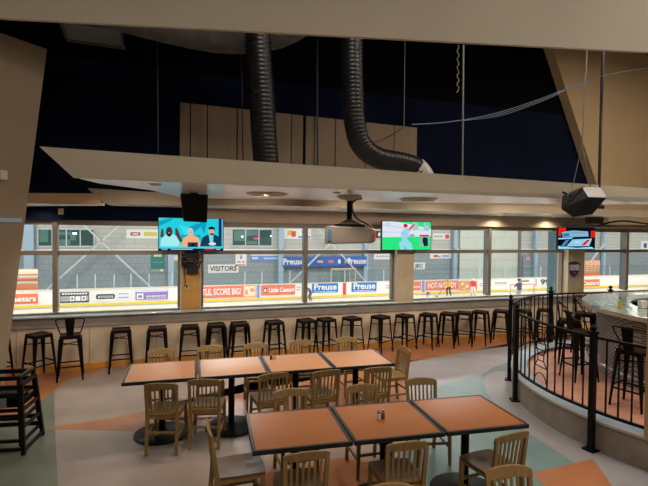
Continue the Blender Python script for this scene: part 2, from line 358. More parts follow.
# ---- left small soffit
zs3 = 2.76
F1, F2, B2 = atz(12, 202.6, zs3), atz(104, 204.8, zs3), atz(105, 205.8, zs3); B1 = atz(12, 209, zs3)
B1.y = min(B1.y, 8.83); B2.y = min(B2.y, 8.83)
st(MB().prism([(F1.x, F1.y), (F2.x, F2.y), (B2.x, B2.y), (B1.x, B1.y)], zs3, zs3+.02).build('ceiling_left', 'under'))
T1, T2 = aty(12, 193, F1.y), aty(95, 193.5, F2.y)
st(MB().hexa([(F1.x, F1.y-.02, zs3-.003), (F2.x, F2.y-.02, zs3-.003), (F2.x, F2.y, zs3-.003), (F1.x, F1.y, zs3-.003)], [(F1.x, F1.y-.02, T1.z), (T2.x, F2.y-.02, T2.z), (T2.x, F2.y, T2.z), (F1.x, F1.y, T1.z)]).build('ceiling_left_fascia', 'soffit_brown'))
p = aty(61, 211.5, 8.84)
tag(MB().box((p.x, 8.835, p.z), (.08, .02, .10)).build('wall_box', 'pillar'), 'small tan box on the navy wall above the leftmost windows', 'switch box')
# ---- acoustic panels on the upper wall
pn = [(.15, .32), (.34, .62), (.64, 1.16), (1.18, 1.66), (1.68, 2.20), (2.22, 2.44), (2.50, 3.1), (3.12, 3.75), (3.77, 4.40), (4.42, 4.94)]
for i, (x0, x1) in enumerate(pn):
    o = MB().hexa([(x0, 8.80, 3.3), (x1, 8.80, 3.3), (x1, 8.845, 3.3), (x0, 8.845, 3.3)], [(x0, 8.80, 4.70-(x0-.15)*.015), (x1, 8.80, 4.70-(x1-.15)*.015), (x1, 8.845, 4.70-(x1-.15)*.015), (x0, 8.845, 4.70-(x0-.15)*.015)]).build('wall_panel_board', 'panelwood')
    ords = ['first', 'second', 'third', 'fourth', 'fifth', 'sixth', 'seventh', 'eighth', 'ninth', 'last']
    tag(o, 'tan vertical board high on the navy wall, %s from the left' % ords[i], 'wall panel', 'tan boards on the upper navy wall')
p = aty(316, 130, 8.78)
tag(MB().bar((p.x, 8.77, 3.3), (p.x, 8.77, 4.66), .03, .03).build('pipe', 'wire'), 'thin white upright pipe between the tan boards, seam of the upper wall', 'pipe')
# ---- high ceiling things
L = empty('ceiling_light_panel', (-1.09, 7.65, 5.3))
MB().box((0, 0, 0), (.74, .72, .03), rz=.05).build('diffuser', 'greytile', L)
f_ = MB()
for dx, dy, sx, sy in ((0, .37, .80, .03), (0, -.37, .80, .03), (.385, 0, .03, .72), (-.385, 0, .03, .72)): f_.box((dx, dy, -.02), (sx, sy, .06), rz=.05)
f_.build('frame', 'galv', L)
tag(L, 'grey square light panel under the black ceiling above the leaning panel', 'ceiling light')
pts = smooth_pts([(-1.6, 6.2, 5.32), (-.5, 6.75, 5.32), (.7, 6.95, 5.30), (1.5, 6.55, 5.36), (2.1, 6.2, 5.8)])
tag(MB().tube(pts, .30, 20, rad=[.30*(1+.015*(i % 2)) for i in range(len(pts))]).build('air_duct', 'galv', smooth='all'), 'fat grey metal air duct curving under the black ceiling', 'duct')
def flexduct(px, Y, r, name, label, end=None):
    P = smooth_pts([aty(x, y, Y) for x, y in px], 16)
    if end: P += smooth_pts([P[-1]]+end, 8)[1:]
    # resample densely for corrugation
    Q = [P[0]]; step = .022; acc = 0
    for a, b in zip(P, P[1:]):
        L_ = (b-a).length; n_ = max(1, int(L_/step))
        for k in range(1, n_+1): Q.append(a.lerp(b, k/n_))
    L_ = [0]
    for a, b in zip(Q, Q[1:]): L_.append(L_[-1]+(b-a).length)
    R_ = []; t = 0; j = 0
    while t < L_[-1]:
        while L_[j+1] < t: j += 1
        R_.append(Q[j].lerp(Q[j+1], (t-L_[j])/max(1e-6, L_[j+1]-L_[j]))); t += .0135
    rad = [r*(1+(.018, .0, -.028, .0)[i % 4]) for i in range(len(R_))]
    return tag(MB().tube(R_, r, 22, rad=rad).build(name, 'duct', smooth='all'), label, 'duct', 'black flexible ducts')
flexduct([(257, 22), (259, 60), (262, 100), (264, 135), (267, 172)], 6.0, .165, 'flexible_duct', 'black corrugated flexible duct hanging straight down behind the suspended soffit')
flexduct([(352, 28), (352, 60), (353, 95), (355, 125), (362, 146), (378, 158), (400, 162.5), (414, 167), (422, 177)], 5.9, .145, 'flexible_duct', 'black corrugated flexible duct bending right onto the soffit with pale end')
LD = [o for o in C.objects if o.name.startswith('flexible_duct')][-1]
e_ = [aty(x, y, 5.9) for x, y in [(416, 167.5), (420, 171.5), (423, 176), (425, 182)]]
MB().tube(smooth_pts(e_, 5), .150, 20).build('pale_duct_tip', 'duct_end', LD, smooth='all')  # short pale tube over the end of the bent duct
# rods, wires
def rod(p, q_, r, m, label, cat='rod', name='ceiling_rod'):
    return tag(MB().tube([p, q_], r, 6).build(name, m), label, cat)
def vpx(x1, y1, x2, y2, Y): return aty(x1, y1, Y), aty(x2, y2, Y)
a, b = vpx(157, 20, 158, 156, 7.6); rod(a, b, .016, 'cable', 'thin black hanging rod left of the tan boards')
a, b = vpx(241, 30, 243, 162, 7.4); rod(a, b, .010, 'cable', 'thin black hanging wire just left of the straight duct', 'wire', 'hanging_wire')
a, b = vpx(317, 38, 317.5, 167, 7.0); rod(a, b, .014, 'cable', 'thin black hanging rod between the two flexible ducts')
a, b = vpx(405, 42, 404, 128, 7.0); rod(a, b, .006, 'wire', 'fine grey wire hanging right of the bending duct', 'wire', 'hanging_wire')
a, b = vpx(463.5, 45, 462.5, 178, 5.6); rod(a, b, .011, 'wire', 'pale steel rod hanging down to the right half of the soffit')
P = [aty(458+1.2*math.sin(i*1.9), 45+i*2.5, 5.9) for i in range(20)]
tag(MB().tube(P, .007, 6).build('knotted_rope', 'wire'), 'short pale knotted rope beside the pale steel rod', 'rope')
a, b = vpx(603, 48, 599, 190, 5.0); tag(MB().tube([a, b], .020, 8).build('drop_pipe', 'cable'), 'thick dark drop pipe in front of the right tan bulkhead', 'pipe')
P = smooth_pts([aty(x, y, 5.2) for x, y in [(412, 124.5), (440, 123), (463, 120)]]); tag(MB().tube(P, .006, 6).build('cable', 'bcable'), 'thin dark cable running left from the pale rod', 'cable')
for k, (dy, lab) in enumerate(((0, 'upper'), (1.8, 'middle'), (3.6, 'lower'))):
    P = smooth_pts([aty(463, 120+dy*.2, 5.2), aty(500, 112+dy, 5.1), aty(540, 99+dy*.8, 5.0), aty(570, 87+dy*.5, 4.9), aty(603, 76, 4.8), aty(625, 71.5, 4.6), aty(660, 66, 4.4)])
    tag(MB().tube(P, .0032, 6).build('cable', 'bcable'), '%s strand of the blue grey cables looping to the right edge' % lab, 'cable', 'looping cable strands')
for x1, y1, x2, y2, lab in ((366, 143, 404, 127, 'upper'), (360, 147, 400, 130, 'lower')):
    P = smooth_pts([aty(x1, y1, 7.5), aty((x1+x2)/2, (y1+y2)/2+3, 7.5), aty(x2, y2, 7.5)])
    tag(MB().tube(P, .006, 6).build('cable', 'cable'), '%s slack black cable in front of the tan boards' % lab, 'cable', 'slack cables')
# ================================================================ SOFFIT FITTINGS
def downlight(x, y, z, r, label, on=None):
    L = empty('downlight', (x, y, z-.001))
    MB().lathe([(r, 0), (r, -.006), (r*.75, -.012), (r*.72, -.002)], n=24).build('trim_ring', 'white', L)
    MB().lathe([(r*.7, 0), (r*.7, -.004)], n=24).build('lens', on or 'shaker', L)
    return tag(L, label, 'downlight', 'recessed downlights')
gold = emis('warm_bulb', (1, .75, .35), 3)
cool = emis('white_bulb', (1, .93, .8), 5)
p = atz(337, 192.5, 2.91); downlight(p.x, p.y, 2.91, .06, 'recessed downlight in the near soffit just left of the projector mount')
p = atz(334, 209, 2.815); downlight(p.x, p.y, 2.815, .06, 'glowing gold downlight in the low soffit behind the projector', gold)
p = atz(253, 207.3, 2.815); downlight(p.x, p.y, 2.815, .05, 'faint downlight in the low soffit right of the left screen', 'white')
p = atz(155, 184, 2.91); downlight(p.x, p.y, 2.91, .07, 'recessed downlight near the left tip of the near soffit')
p = atz(225, 198, 2.91); downlight(p.x, p.y, 2.91, .05, 'small downlight behind the hanging black speaker box')
for X, lab in ((6.95, 'lit downlight over the pale header, above the wide mullion'), (8.45, 'lit downlight over the header near the hanging loudspeaker'), (-2.0, 'lit downlight over the navy header at far left')):
    downlight(X, 8.62, 2.815, .06, lab, cool)
def vent(x, y, w, label):
    L = empty('ceiling_vent', (x, y, 2.909))
    for k in range(4):
        r = w*(1-.22*k); MB().lathe([(r, 0), (r, -.012), (r-.03, -.022), (r-.035, -.004)], n=32).build('vent_ring', 'pillar', L)
    return tag(L, label, 'air vent', 'round air vents')
p = atz(267, 193.5, 2.91); vent(p.x, p.y, .27, 'round tan air vent in the soffit above and right of the left screen')
p = atz(418, 198.8, 2.91); vent(p.x, p.y, .27, 'round tan air vent in the soffit above the middle screen')
# projector
pc = aty(348, 200, 6.0); px_, py_ = 2.34, 6.0
P = empty('projector', (px_, py_, 2.25), -.32)
body = MB()
sec = [(-.34, -.02), (-.335, .19), (-.30, .225), (.30, .20), (.345, .17), (.35, .03), (.30, -.005), (-.2, -.02)]
sec = [(x, z+.02) for x, z in sec]
body.hexa([(x, -.19, z) for x, z in sec], [(x, .22, z) for x, z in sec]); body.build('body', 'proj', P, bevel=.015)
MB().box((-.27, -.195, .115), (.05, .02, .15)).build('lens', mat('lens_blue', (.05, .12, .22), .1), P)
MB().box((.335, -.197, .11), (.02, .014, .10)).build('red_label', 'p_red', P)
MB().box((0, 0, .25), (.40, .30, .035)).build('mount_plate', 'iron', P)
MB().hexa([(x, y, .268) for x, y in ((-.16, -.1), (.16, -.1), (.16, .1), (-.16, .1))], [(x, y, .33) for x, y in ((-.05, -.05), (.05, -.05), (.05, .05), (-.05, .05))]).build('mount_bracket', 'proj', P)
MB().tube([(0, 0, .33), (0, 0, .62)], .036, 12).build('pole', 'iron', P)
MB().lathe([(.06, .59), (.15, .625), (.17, .645), (.17, .658)], n=28).build('ceiling_plate', 'beige', P, smooth=True)
MB().tube(smooth_pts([(.17, -.02, .62), (.08, -.05, .60), (.03, -.06, .54), (.05, -.06, .42), (.12, -.06, .33), (.24, -.1, .27), (.33, -.12, .2)]), .012, 8).build('cord', 'cable', P)
tag(P, 'taupe ceiling projector on a black pole hanging from the soffit', 'projector')
# ================================================================ SCREENS
E_ = {}
def ec(name, col, s=1.0):
    if name not in E_: E_[name] = emis('screen_'+name, col, s)
    return E_[name]
def tvset(name, x0, x1, z0, z1, Y, label, shapes, rz=0, tilt=0):
    w, h = x1-x0, z1-z0
    T = empty(name, ((x0+x1)/2, Y, (z0+z1)/2)); T.rotation_euler = (tilt, 0, rz)
    MB().box((0, .025, 0), (w, .05, h)).build('housing', 'tv', T, bevel=.004)
    MB().box((0, .16, 0), (.25, .218, .25)).build('wall_bracket', 'tv', T)
    sw, sh = w-.03, h-.03
    mats, mb = [], MB()
    for k, (col, poly) in enumerate(shapes):
        nm = 'c%03d' % (hash(col) % 997)
        m_ = ec('%.2f_%.2f_%.2f' % col, tuple(c**2.2 for c in col))
        if m_ not in mats: mats.append(m_)
        yy = -.002-.0004*k
        mb.add([((u-.5)*sw, yy, (.5-v)*sh) for u, v in poly], [tuple(range(len(poly)))], mats.index(m_))
    o = mb.build('screen', mats, T)
    return tag(T, label, 'television')
R = lambda a, b, c, d: [(a, b), (a, d), (c, d), (c, b)]
def El(cx, cy, rx, ry, n=14): return [(cx+rx*math.cos(2*PI*k/n), cy-ry*math.sin(2*PI*k/n)) for k in range(n)]
cy1 = (.16, .80, .86); cy2 = (.08, .62, .74)
s1 = [(cy1, R(0, 0, 1, 1)), (cy2, [(0, .1), (0, .25), (.2, .05), (.2, 0)]), (cy2, [(.35, .35), (.5, .5), (.68, .2), (.6, .15)]), (cy2, [(.6, .0), (.7, .5), (.74, .1), (.72, 0)]), ((.25, .87, .92), [(.3, .2), (.4, .55), (.5, .3)]), (cy2, R(.34, .52, .64, .68)),
      ((.05, .15, .35), R(.955, 0, .98, 1)), ((.35, .75, .95), R(.98, 0, 1, 1)), ((.1, .25, .45), R(.93, .0, .955, .6)),
      ((.62, .93, .93), [(.02, .92), (.03, .65), (.1, .52), (.22, .5), (.3, .62), (.33, .92)]),
      ((.35, .26, .22), [(.02, .6), (.035, .35), (.065, .33), (.075, .58)]), ((.35, .26, .22), [(.25, .5), (.245, .32), (.275, .3), (.36, .72), (.32, .75)]), ((.32, .22, .18), El(.155, .42, .05, .15)), ((.20, .13, .11), El(.155, .51, .036, .07)), ((.85, .8, .75), R(.14, .45, .17, .47)),
      ((.96, .68, .50), [(.35, .92), (.37, .62), (.45, .53), (.53, .53), (.62, .62), (.64, .92)]), ((.88, .72, .64), El(.485, .43, .045, .13)), ((.45, .75, .78), R(.45, .42, .52, .45)),
      ((.12, .25, .33), [(.63, .90), (.67, .60), (.76, .50), (.87, .50), (.96, .6), (.99, .92)]), ((.45, .85, .92), [(.77, .5), (.80, .85), (.84, .85), (.85, .5)]), ((.82, .68, .60), El(.815, .40, .045, .14)), ((.1, .08, .08), [(.77, .34), (.77, .27), (.82, .24), (.87, .28), (.87, .42), (.855, .33)]), ((.12, .09, .09), [(.79, .5), (.80, .46), (.85, .46), (.845, .53)]), ((.85, .85, .88), El(.83, .80, .06, .055)),
      ((.22, .85, .92), R(0, .88, 1, .945)), ((.65, .85, .2), El(.32, .86, .035, .03)), ((.9, .75, .2), El(.37, .855, .03, .03)), ((.18, .24, .29), R(.44, .75, .60, .90)), ((.05, .06, .08), El(.52, .83, .025, .035)),
      ((.03, .08, .35), R(0, .945, 1, 1)), ((.75, .78, .88), R(.18, .96, .52, .985)), ((.9, .1, .15), R(.70, .945, .86, 1)), ((.7, .75, .9), R(.04, .96, .13, .985)), ((.8, .85, .9), R(.89, .96, .96, .985))]
tvset('television', -.21, .90, 2.045, 2.63, 8.5, 'wide television showing three men at a cyan desk, on the left pillar', s1)
g1, g2, lw = (.18, .90, .50), (.10, .80, .40), (.86, .90, .94)
s2 = [(g1, R(0, 0, 1, 1)), (lw, [(0, .0), (0, .56), (.45, .54), (1, .50), (1, .25), (.5, .06), (.2, 0)]), ((.72, .80, .86), [(0, .12), (0, .15), (.95, .33), (.95, .3)]), ((.78, .84, .9), [(0, .36), (0, .40), (.45, .39), (.45, .36)]), ((.62, .80, .78), [(.6, 0), (.62, .32), (.74, .25), (.7, 0)]), ((.60, .80, .80), [(.85, .0), (.84, .3), (.96, .3), (.94, .02)]),
      ((.60, .84, .93), [(.36, 1), (.34, .75), (.40, .66), (.37, .45), (.42, .28), (.52, .22), (.57, .30), (.52, .45), (.50, .62), (.60, .8), (.62, 1), (.50, 1), (.45, .82), (.44, 1)]), ((.9, .12, .12), El(.465, .14, .045, .07)), ((.9, .15, .12), [(.53, .27), (.58, .16), (.64, .07), (.66, .10), (.60, .22), (.55, .31)]), ((.66, .60, .78), El(.60, .49, .06, .05)), ((.85, .6, .62), [(.50, .48), (.56, .49), (.56, .52), (.50, .51)]), ((.85, .5, .55), R(.40, .38, .42, .44)),
      ((.55, .70, .72), R(.76, .50, .96, .88)), ((.05, .20, .16), [(.83, .55), (.82, .7), (.86, .88), (.94, .86), (.93, .6), (.9, .55)]), ((.85, .15, .2), R(.76, .46, .96, .52)), ((.5, .65, .75), R(.08, .08, .15, .10)), ((.5, .65, .75), R(.88, .06, .95, .09))]
tvset('television', 4.01, 5.15, 2.045, 2.645, 8.5, 'television showing a ball player on green grass, on the middle pillar', s2)
s3 = [((.05, .08, .13), R(0, 0, 1, 1)), ((.90, .15, .10), R(0, 0, .2, .16)), ((.90, .15, .10), R(0, 0, .07, .4)), ((.88, .13, .10), R(.88, .12, 1, .45)), ((.45, .72, .85), [(.08, .2), (.12, .45), (.82, .40), (.80, .16), (.4, .12)]), ((.25, .45, .62), [(.10, .28), (.14, .42), (.3, .4), (.28, .24)]), ((.85, .2, .25), R(.35, .19, .68, .22)), ((.55, .80, .92), [(.22, .88), (.38, .55), (.92, .50), (.84, .86)]), ((.9, .12, .1), [(.62, .82), (.78, .56), (.87, .55), (.72, .83)]), ((.6, .85, .95), [(.0, .86), (.0, 1), (1, 1), (.9, .9), (.5, .95)]), ((.55, .80, .92), [(.0, .48), (.0, .55), (.36, .52), (.4, .45)]), ((.85, .85, .9), R(.45, .64, .58, .70)), ((.3, .5, .65), [(.05, .9), (.2, .58), (.3, .56), (.16, .9)])]
tvset('television', 8.46, 9.59, 2.055, 2.575, 8.5, 'television showing red and blue graphics, on the right pillar', s3)
# hanging black box above the left screen
SB = empty('hanging_speaker', (.29, 6.5, 2.52))
MB().hexa([(-.13, -.10, .01), (.17, -.10, 0), (.17, .12, 0), (-.13, .12, .01)], [(-.17, -.16, .37), (.175, -.16, .365), (.175, .14, .365), (-.17, .14, .37)]).build('cabinet', 'grille', SB, bevel=.01)
MB().box((0, -.01, .378), (.1, .1, .024)).build('mount', 'iron', SB)
tag(SB, 'black box speaker hanging from the soffit over the left screen', 'speaker')
# big loudspeaker on wires, right
c0 = aty(584, 203, 4.5)
S = empty('loudspeaker', c0)
def sp(x, y, dY=0): return aty(x, y, 4.5+dY)-c0
fr = [sp(565, 190, -.05), sp(582, 186.5, .0), sp(588, 197, -.22), sp(572, 217.5, -.20), sp(561, 208, -.12)]
bk = [sp(582, 187, .25), sp(601, 187.5, .22), sp(607, 197.5, .02), sp(592.5, 214, .02), sp(575, 212, .15)]
bxm = MB()
bxm.add([sp(562, 196, -.03), sp(582, 186.5, -.02), sp(588.5, 197, -.20), sp(573, 217.5, -.18), sp(561, 209, -.12), sp(584, 187, .30), sp(601, 187.5, .26), sp(607, 197.5, .05), sp(592.5, 214.5, .06), sp(580, 212, .2)],
        [(0, 1, 2, 3, 4), (2, 1, 6, 7), (3, 2, 7, 8), (0, 5, 6, 1), (4, 3, 8, 9), (0, 4, 9, 5), (5, 9, 8, 7, 6)], 0)
bxm.m[1] = 1
bxm.build('cabinet', ['grille', 'spk_grey'], S, bevel=.008)
MB().add([sp(589.5, 188.8, .10), sp(592.5, 188.9, .14), sp(600, 196, .0), sp(595.5, 196, -.05)], [(0, 1, 2, 3)]).build('handle_recess', 'tv', S)
MB().bar(sp(563, 192, -.03), sp(571, 196, -.12), .035, .02).build('bracket', 'iron', S)
MB().tube([sp(568, 195, -.15), sp(584, 186.5, -.05)], .008, 6).build('bracket_strut', 'chrome', S)
tag(S, 'big black wedge loudspeaker hung on wires at upper right', 'loudspeaker')
for (x1, y1, x2, y2, lab) in ((587, 50, 582, 146, 'upper'), (582, 146, 572, 189, 'left'), (582, 146, 590.5, 187, 'right')):
    a, b = aty(x1, y1, 4.5), aty(x2, y2, 4.5)
    rod(a, b, .008 if lab != 'left' else .004, 'wire', '%s steel wire holding the big loudspeaker' % lab, 'wire', 'support_wire')
for (x0, y0, x1, y1, lab) in ((592, 205, 605, 212.5, 'upper'), (592, 214.5, 604, 224, 'lower')):
    a, b = aty(x0, y0, 8.3), aty(x1, y1, 8.3)
    tag(MB().box(((a.x+b.x)/2, 8.4, (a.z+b.z)/2), (b.x-a.x, .18, a.z-b.z)).build('wall_speaker', 'tv', bevel=.01), '%s small black box behind the big hanging loudspeaker' % lab, 'speaker', 'black boxes behind the loudspeaker')
a, b = aty(562, 225.5, 8.35), aty(700, 227, 8.35)
tag(MB().tube([a, b], .035, 10).build('conduit', mat('brown_conduit', (.12, .08, .07), .4)), 'long brown pipe running right above the right television', 'pipe')
P = smooth_pts([aty(x, y, 8.25) for x, y in [(598, 226), (610, 222.5), (625, 221), (640, 223), (655, 225)]])
tag(MB().tube(P, .022, 8).build('cable', 'cable'), 'black cable sagging over the brown pipe above the right windows', 'cable')
# shield on pillar
sx0, sx1 = aty(567.5, 270, 8.74), aty(579.5, 270, 8.74)
cx = (sx0.x+sx1.x)/2; hw = (sx1.x-sx0.x)/2; zt, zb = aty(575, 261, 8.74).z, aty(575, 277.5, 8.74).z; hh = zt-zb
B = empty('shield_sign', (cx, 8.725, zb))
def shield(k): return [(-hw*k, hh*.9), (-hw*.55*k, hh*.93), (0, hh*(1 if k == 1 else .97)), (hw*.55*k, hh*.93), (hw*k, hh*.9), (hw*.95*k, hh*.4), (hw*.5*k, hh*.15), (0, hh*(0 if k == 1 else .05)), (-hw*.5*k, hh*.15), (-hw*.95*k, hh*.4)]
MB().hexa([(x, .0, z) for x, z in shield(1)], [(x, .02, z) for x, z in shield(1)]).build('backing', 'p_grey', B)
MB().hexa([(x, -.006, z) for x, z in shield(.9)], [(x, -.001, z) for x, z in shield(.9)]).build('face', 'shield', B)
for t_, zz in (('POWER', .68), ('HOUSE', .52)): text('lettering', t_, 'p_white', B, (0, -.010, hh*zz), .10, hw*1.6, .002, bold=.004)
MB().box((0, -.010, hh*.27), (.05, .006, .045), rz=0).build('red_emblem', 'p_red', B)
tag(B, 'navy shield sign with white lettering on the right pillar', 'sign')
# cables and boxes on left pillar
Bx = empty('cable_tangle', (.35, 8.74, 1.75)); mb = MB()
rr = random.Random(3)
for k in range(16):
    zc = rr.uniform(-.03, .26); P = [(rr.uniform(-.17, .17), rr.uniform(-.09, -.03), zc+rr.uniform(-.1, .1)) for _ in range(5)]
    mb.tube(smooth_pts(P, 5), .011, 6)
mb.tube(smooth_pts([(-.11, -.03, .1), (-.12, -.03, -.1), (-.1, -.03, -.26), (-.12, -.03, -.36)]), .008, 6)
mb.build('cables', 'cable', Bx)
MB().box((0, -.05, .18), (.19, .07, .13)).build('device', 'tv', Bx, bevel=.005)
MB().box((.02, -.06, -.06), (.20, .06, .12)).build('device', 'tv', Bx, bevel=.005)
MB().box((-.0, -.06, -.005), (.30, .04, .03)).build('shelf', 'tv', Bx)
tag(Bx, 'tangle of black cables and boxes on the ochre panel below the left screen', 'cables')
O = empty('wall_outlet', (.275, 8.735, 1.40)); MB().box((0, 0, 0), (.07, .02, .10)).build('plate', 'pillar', O); MB().box((0, -.012, .0), (.03, .01, .05)).build('socket', 'tv', O)
tag(O, 'tan outlet plate low on the ochre panel of the left pillar', 'outlet')
# ================================================================ TABLES
def table_proto(lam):
    T = empty('dining_table')
    w, d, e = .79, .76, .028
    MB().box((0, 0, .735), (w-2*e, d-2*e, .03)).build('tabletop', lam, T)
    rim = MB()
    for sx in (-1, 1): rim.box((sx*(w-e)/2, 0, .734), (e, d, .036))
    for sy in (-1, 1): rim.box((0, sy*(d-e)/2, .734), (w-2*e, e, .036))
    rim.build('edge_band', 'edge', T, bevel=.004)
    MB().tube([(0, 0, .03), (0, 0, .70)], .038, 16).build('column', 'iron', T, smooth=True)
    MB().box((0, 0, .708), (.46, .46, .016)).build('support_plate', 'iron', T)
    MB().lathe([(.315, .001), (.315, .014), (.27, .028), (.08, .045), (.05, .06)], n=40).build('base', 'iron', T, smooth=True)
    return T
rowA = dict(x=-.479, y=6.167, yaw=-.043, w=.806, n=4); rowB = dict(x=.642, y=4.205, yaw=-.082, w=.803, n=3)
nmA = ['leftmost table of the far row, salmon top with black edge', 'second table from the left in the far row, salmon top', 'far row table carrying the salt and pepper shakers, salmon top', 'rightmost table of the far row, salmon top, beside the angled end chair']
nmB = ['leftmost table of the near row, cinnamon top with black edge', 'middle table of the near row with shakers, cinnamon top', 'rightmost table of the near row nearest the curved railing, cinnamon top']
for row, lam, nm, grp in ((rowA, 'lam', nmA, 'salmon topped tables of the far row'), (rowB, 'lam2', nmB, 'cinnamon topped tables of the near row')):
    pr = None
    for k in range(row['n']):
        ca, sa = math.cos(row['yaw']), math.sin(row['yaw']); lx, ly = (k+.5)*row['w'], -.38
        o = table_proto(lam) if pr is None else copy_tree(pr)
        pr = pr or o
        o.location = (row['x']+lx*ca-ly*sa, row['y']+lx*sa+ly*ca, .0025); o.rotation_euler = (0, 0, row['yaw'])
        tag(o, nm[k], 'table', grp)
# shakers
def shaker(x, y, m, lab):
    S = empty('shaker', (x, y, .7555)); MB().lathe([(.017, 0), (.019, .004), (.017, .05), (.014, .055)], n=14).build('jar', m, S, smooth=True)
    MB().lathe([(.016, .055), (.017, .062), (.013, .078), (.004, .082)], n=14).build('cap', 'chrome', S, smooth=True)
    return tag(S, lab, 'shaker', 'salt and pepper shakers')
pep = mat('pepper_fill', (.10, .06, .04), .3)
p = atz(381, 419.5, .755); shaker(p.x-.022, p.y, 'shaker', 'salt shaker with pale fill on the middle near row table'); shaker(p.x+.022, p.y+.01, pep, 'pepper shaker with dark fill on the middle near row table')
p = atz(273, 359.5, .755); shaker(p.x+.022, p.y, 'shaker', 'salt shaker with pale fill on the far row table'); shaker(p.x-.022, p.y+.01, pep, 'pepper shaker with dark fill on the far row table')
# ================================================================ CHAIRS
def chair_proto(seatm):
    T = empty('wooden_chair'); T.scale = (.92, .96, .945)
    # seat (saddle)
    n = 10; vs = []; W, D = .385, .41
    for k, zz in ((0, 0), (1, -.028)):
        for i in range(n+1):
            for j in range(n+1):
                u, v = i/n*2-1, j/n*2-1
                wx = W/2*(1-.05*(v < 0)*abs(v)); x = u*wx; y = v*D/2+(-.015*(u*u) if v > .99 else 0)
                dip = -.012*(1-u*u*.9)*(1-min(1, abs(v-.0))**2)*(1 if abs(u) > .12 or v < .2 else .3) if k == 0 else 0
                vs.append((x, y+.01, .455+zz+dip))
    N = (n+1)**2; fs = []
    for i in range(n):
        for j in range(n):
            q_ = i*(n+1)+j; fs.append((q_, q_+n+1, q_+n+2, q_+1)); fs.append((N+q_, N+q_+1, N+q_+n+2, N+q_+n+1))
    for i in range(n):
        for a, b in (((i)*(n+1), (i+1)*(n+1)), (i*(n+1)+n, (i+1)*(n+1)+n), (i, i+1), (n*(n+1)+i, n*(n+1)+i+1)): fs.append((a, b, N+b, N+a))
    MB().add(vs, fs).build('seat', seatm, T, smooth=True)
    # rear legs: floor to crest
    for s in (-1, 1):
        m_ = MB(); x = s*.170
        m_.bar((x, -.235, 0), (x, -.195, .43), .034, .034, up=(0, 1, 0), w2=.036, h2=.042); m_.bar((x, -.195, .43), (x*1.03, -.240, .775), .036, .040, up=(0, 1, 0), w2=.036, h2=.026)
        m_.build('leg', 'oak', T, bevel=.004)
        MB().bar((s*.19, .185, 0), (s*.18, .178, .428), .030, .030, up=(0, 1, 0), w2=.040, h2=.040).build('leg', 'oak', T, bevel=.004)
    # crest rail, arched and slightly curved
    cr_ = MB(); k = 12; lo = []; hi = []
    rings = []
    for i in range(k+1):
        u = i/k*2-1; x = u*.194; yb = -.240-.022*(1-u*u); zt = .815+.022*(1-u*u)-(.008 if abs(u) > .95 else 0); zb = .752+.006*(1-u*u)
        rings.append([(x, yb-.013+.014, zb), (x, yb+.011+.014, zb), (x, yb+.005, zt), (x, yb-.017, zt)])
    vs = [v for R_ in rings for v in R_]; fs = [(3, 2, 1, 0), tuple(4*k+i for i in range(4))]
    for i in range(k):
        for j in range(4): fs.append((i*4+j, i*4+(j+1) % 4, (i+1)*4+(j+1) % 4, (i+1)*4+j))
    cr_.add(vs, fs).build('crest_rail', 'oak', T, bevel=.003)
    MB().bar((-.155, -.200, .480), (.155, -.200, .480), .020, .026).build('lower_back_rail', 'oak', T, bevel=.003)
    for i in range(6):
        x = (i-2.5)*.0475
        MB().bar((x, -.202, .485), (x*1.05, -.242, .762), .018, .012, up=(0, 1, 0)).build('slat', 'oak', T)
    # aprons
    ap = MB()
    ap.bar((-.165, .178, .418), (.165, .178, .418), .018, .030); ap.bar((-.165, -.197, .418), (.165, -.197, .418), .018, .030)
    for s in (-1, 1): ap.bar((s*.18, -.175, .418), (s*.18, .16, .418), .018, .030)
    ap.build('apron', 'oak', T)
    for s in (-1, 1): MB().bar((s*.185, -.20, .20), (s*.186, .17, .20), .018, .026).build('stretcher', 'oak', T)
    MB().bar((-.172, .178, .25), (.172, .178, .25), .018, .026).build('stretcher', 'oak', T)
    MB().bar((-.172, -.215, .25), (.172, -.215, .25), .018, .026).build('stretcher', 'oak', T)
    return T
protoC = chair_proto('oak'); protoD = None
used = {'c': False, 'd': False}
def chair(bx, by, ang, label, group, dark=False):
    """bx,by: point under the crest middle; ang: facing direction rotation about z (0 = faces +Y)"""
    global protoD
    if dark:
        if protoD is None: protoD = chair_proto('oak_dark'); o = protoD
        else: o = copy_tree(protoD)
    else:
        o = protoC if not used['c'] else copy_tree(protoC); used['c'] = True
    off = Matrix.Rotation(ang, 3, 'Z') @ Vector((0, .24, 0))
    o.location = (bx+off.x, by+off.y, .0025); o.rotation_euler = (0, 0, ang)
    return tag(o, label, 'chair', group)
def cpx(x, y): p = atz(x, y, .787); return p.x, p.y
gF = 'slatted oak chairs on the near side of the far row'
for (x, y), a, lab in (((161, 383), -.25, 'oak slatted chair in front of the leftmost far row table, back to camera'), ((204, 379), -.24, 'oak slatted chair, second from the left on the near side of the far row'),
                       ((274, 373), .06, 'oak slatted chair, middle one on the near side of the far row, below the shakers'), ((327, 370), .04, 'oak slatted chair, fourth from the left on the near side of the far row'), ((378.5, 367), -.06, 'oak slatted chair in front of the rightmost far row table, back to camera')):
    bx, by = cpx(x, y); chair(bx, by, a, lab, gF)
gB = 'slatted oak chairs on the window side of the far row'
for (x, y), a, lab in (((161.5, 349), PI+.03, 'oak chair on the window side behind the leftmost far row table'), ((210, 346), PI-.06, 'oak chair on the window side behind the second far row table'), ((256, 343.5), PI-.03, 'oak chair on the window side, straight behind the far row shakers'),
                       ((301, 340.5), PI, 'oak chair on the window side, second from the right of that line'), ((346, 337.5), PI+.02, 'oak chair on the window side behind the rightmost far row table')):
    bx, by = cpx(x, y); chair(bx, by, a, lab, gB)
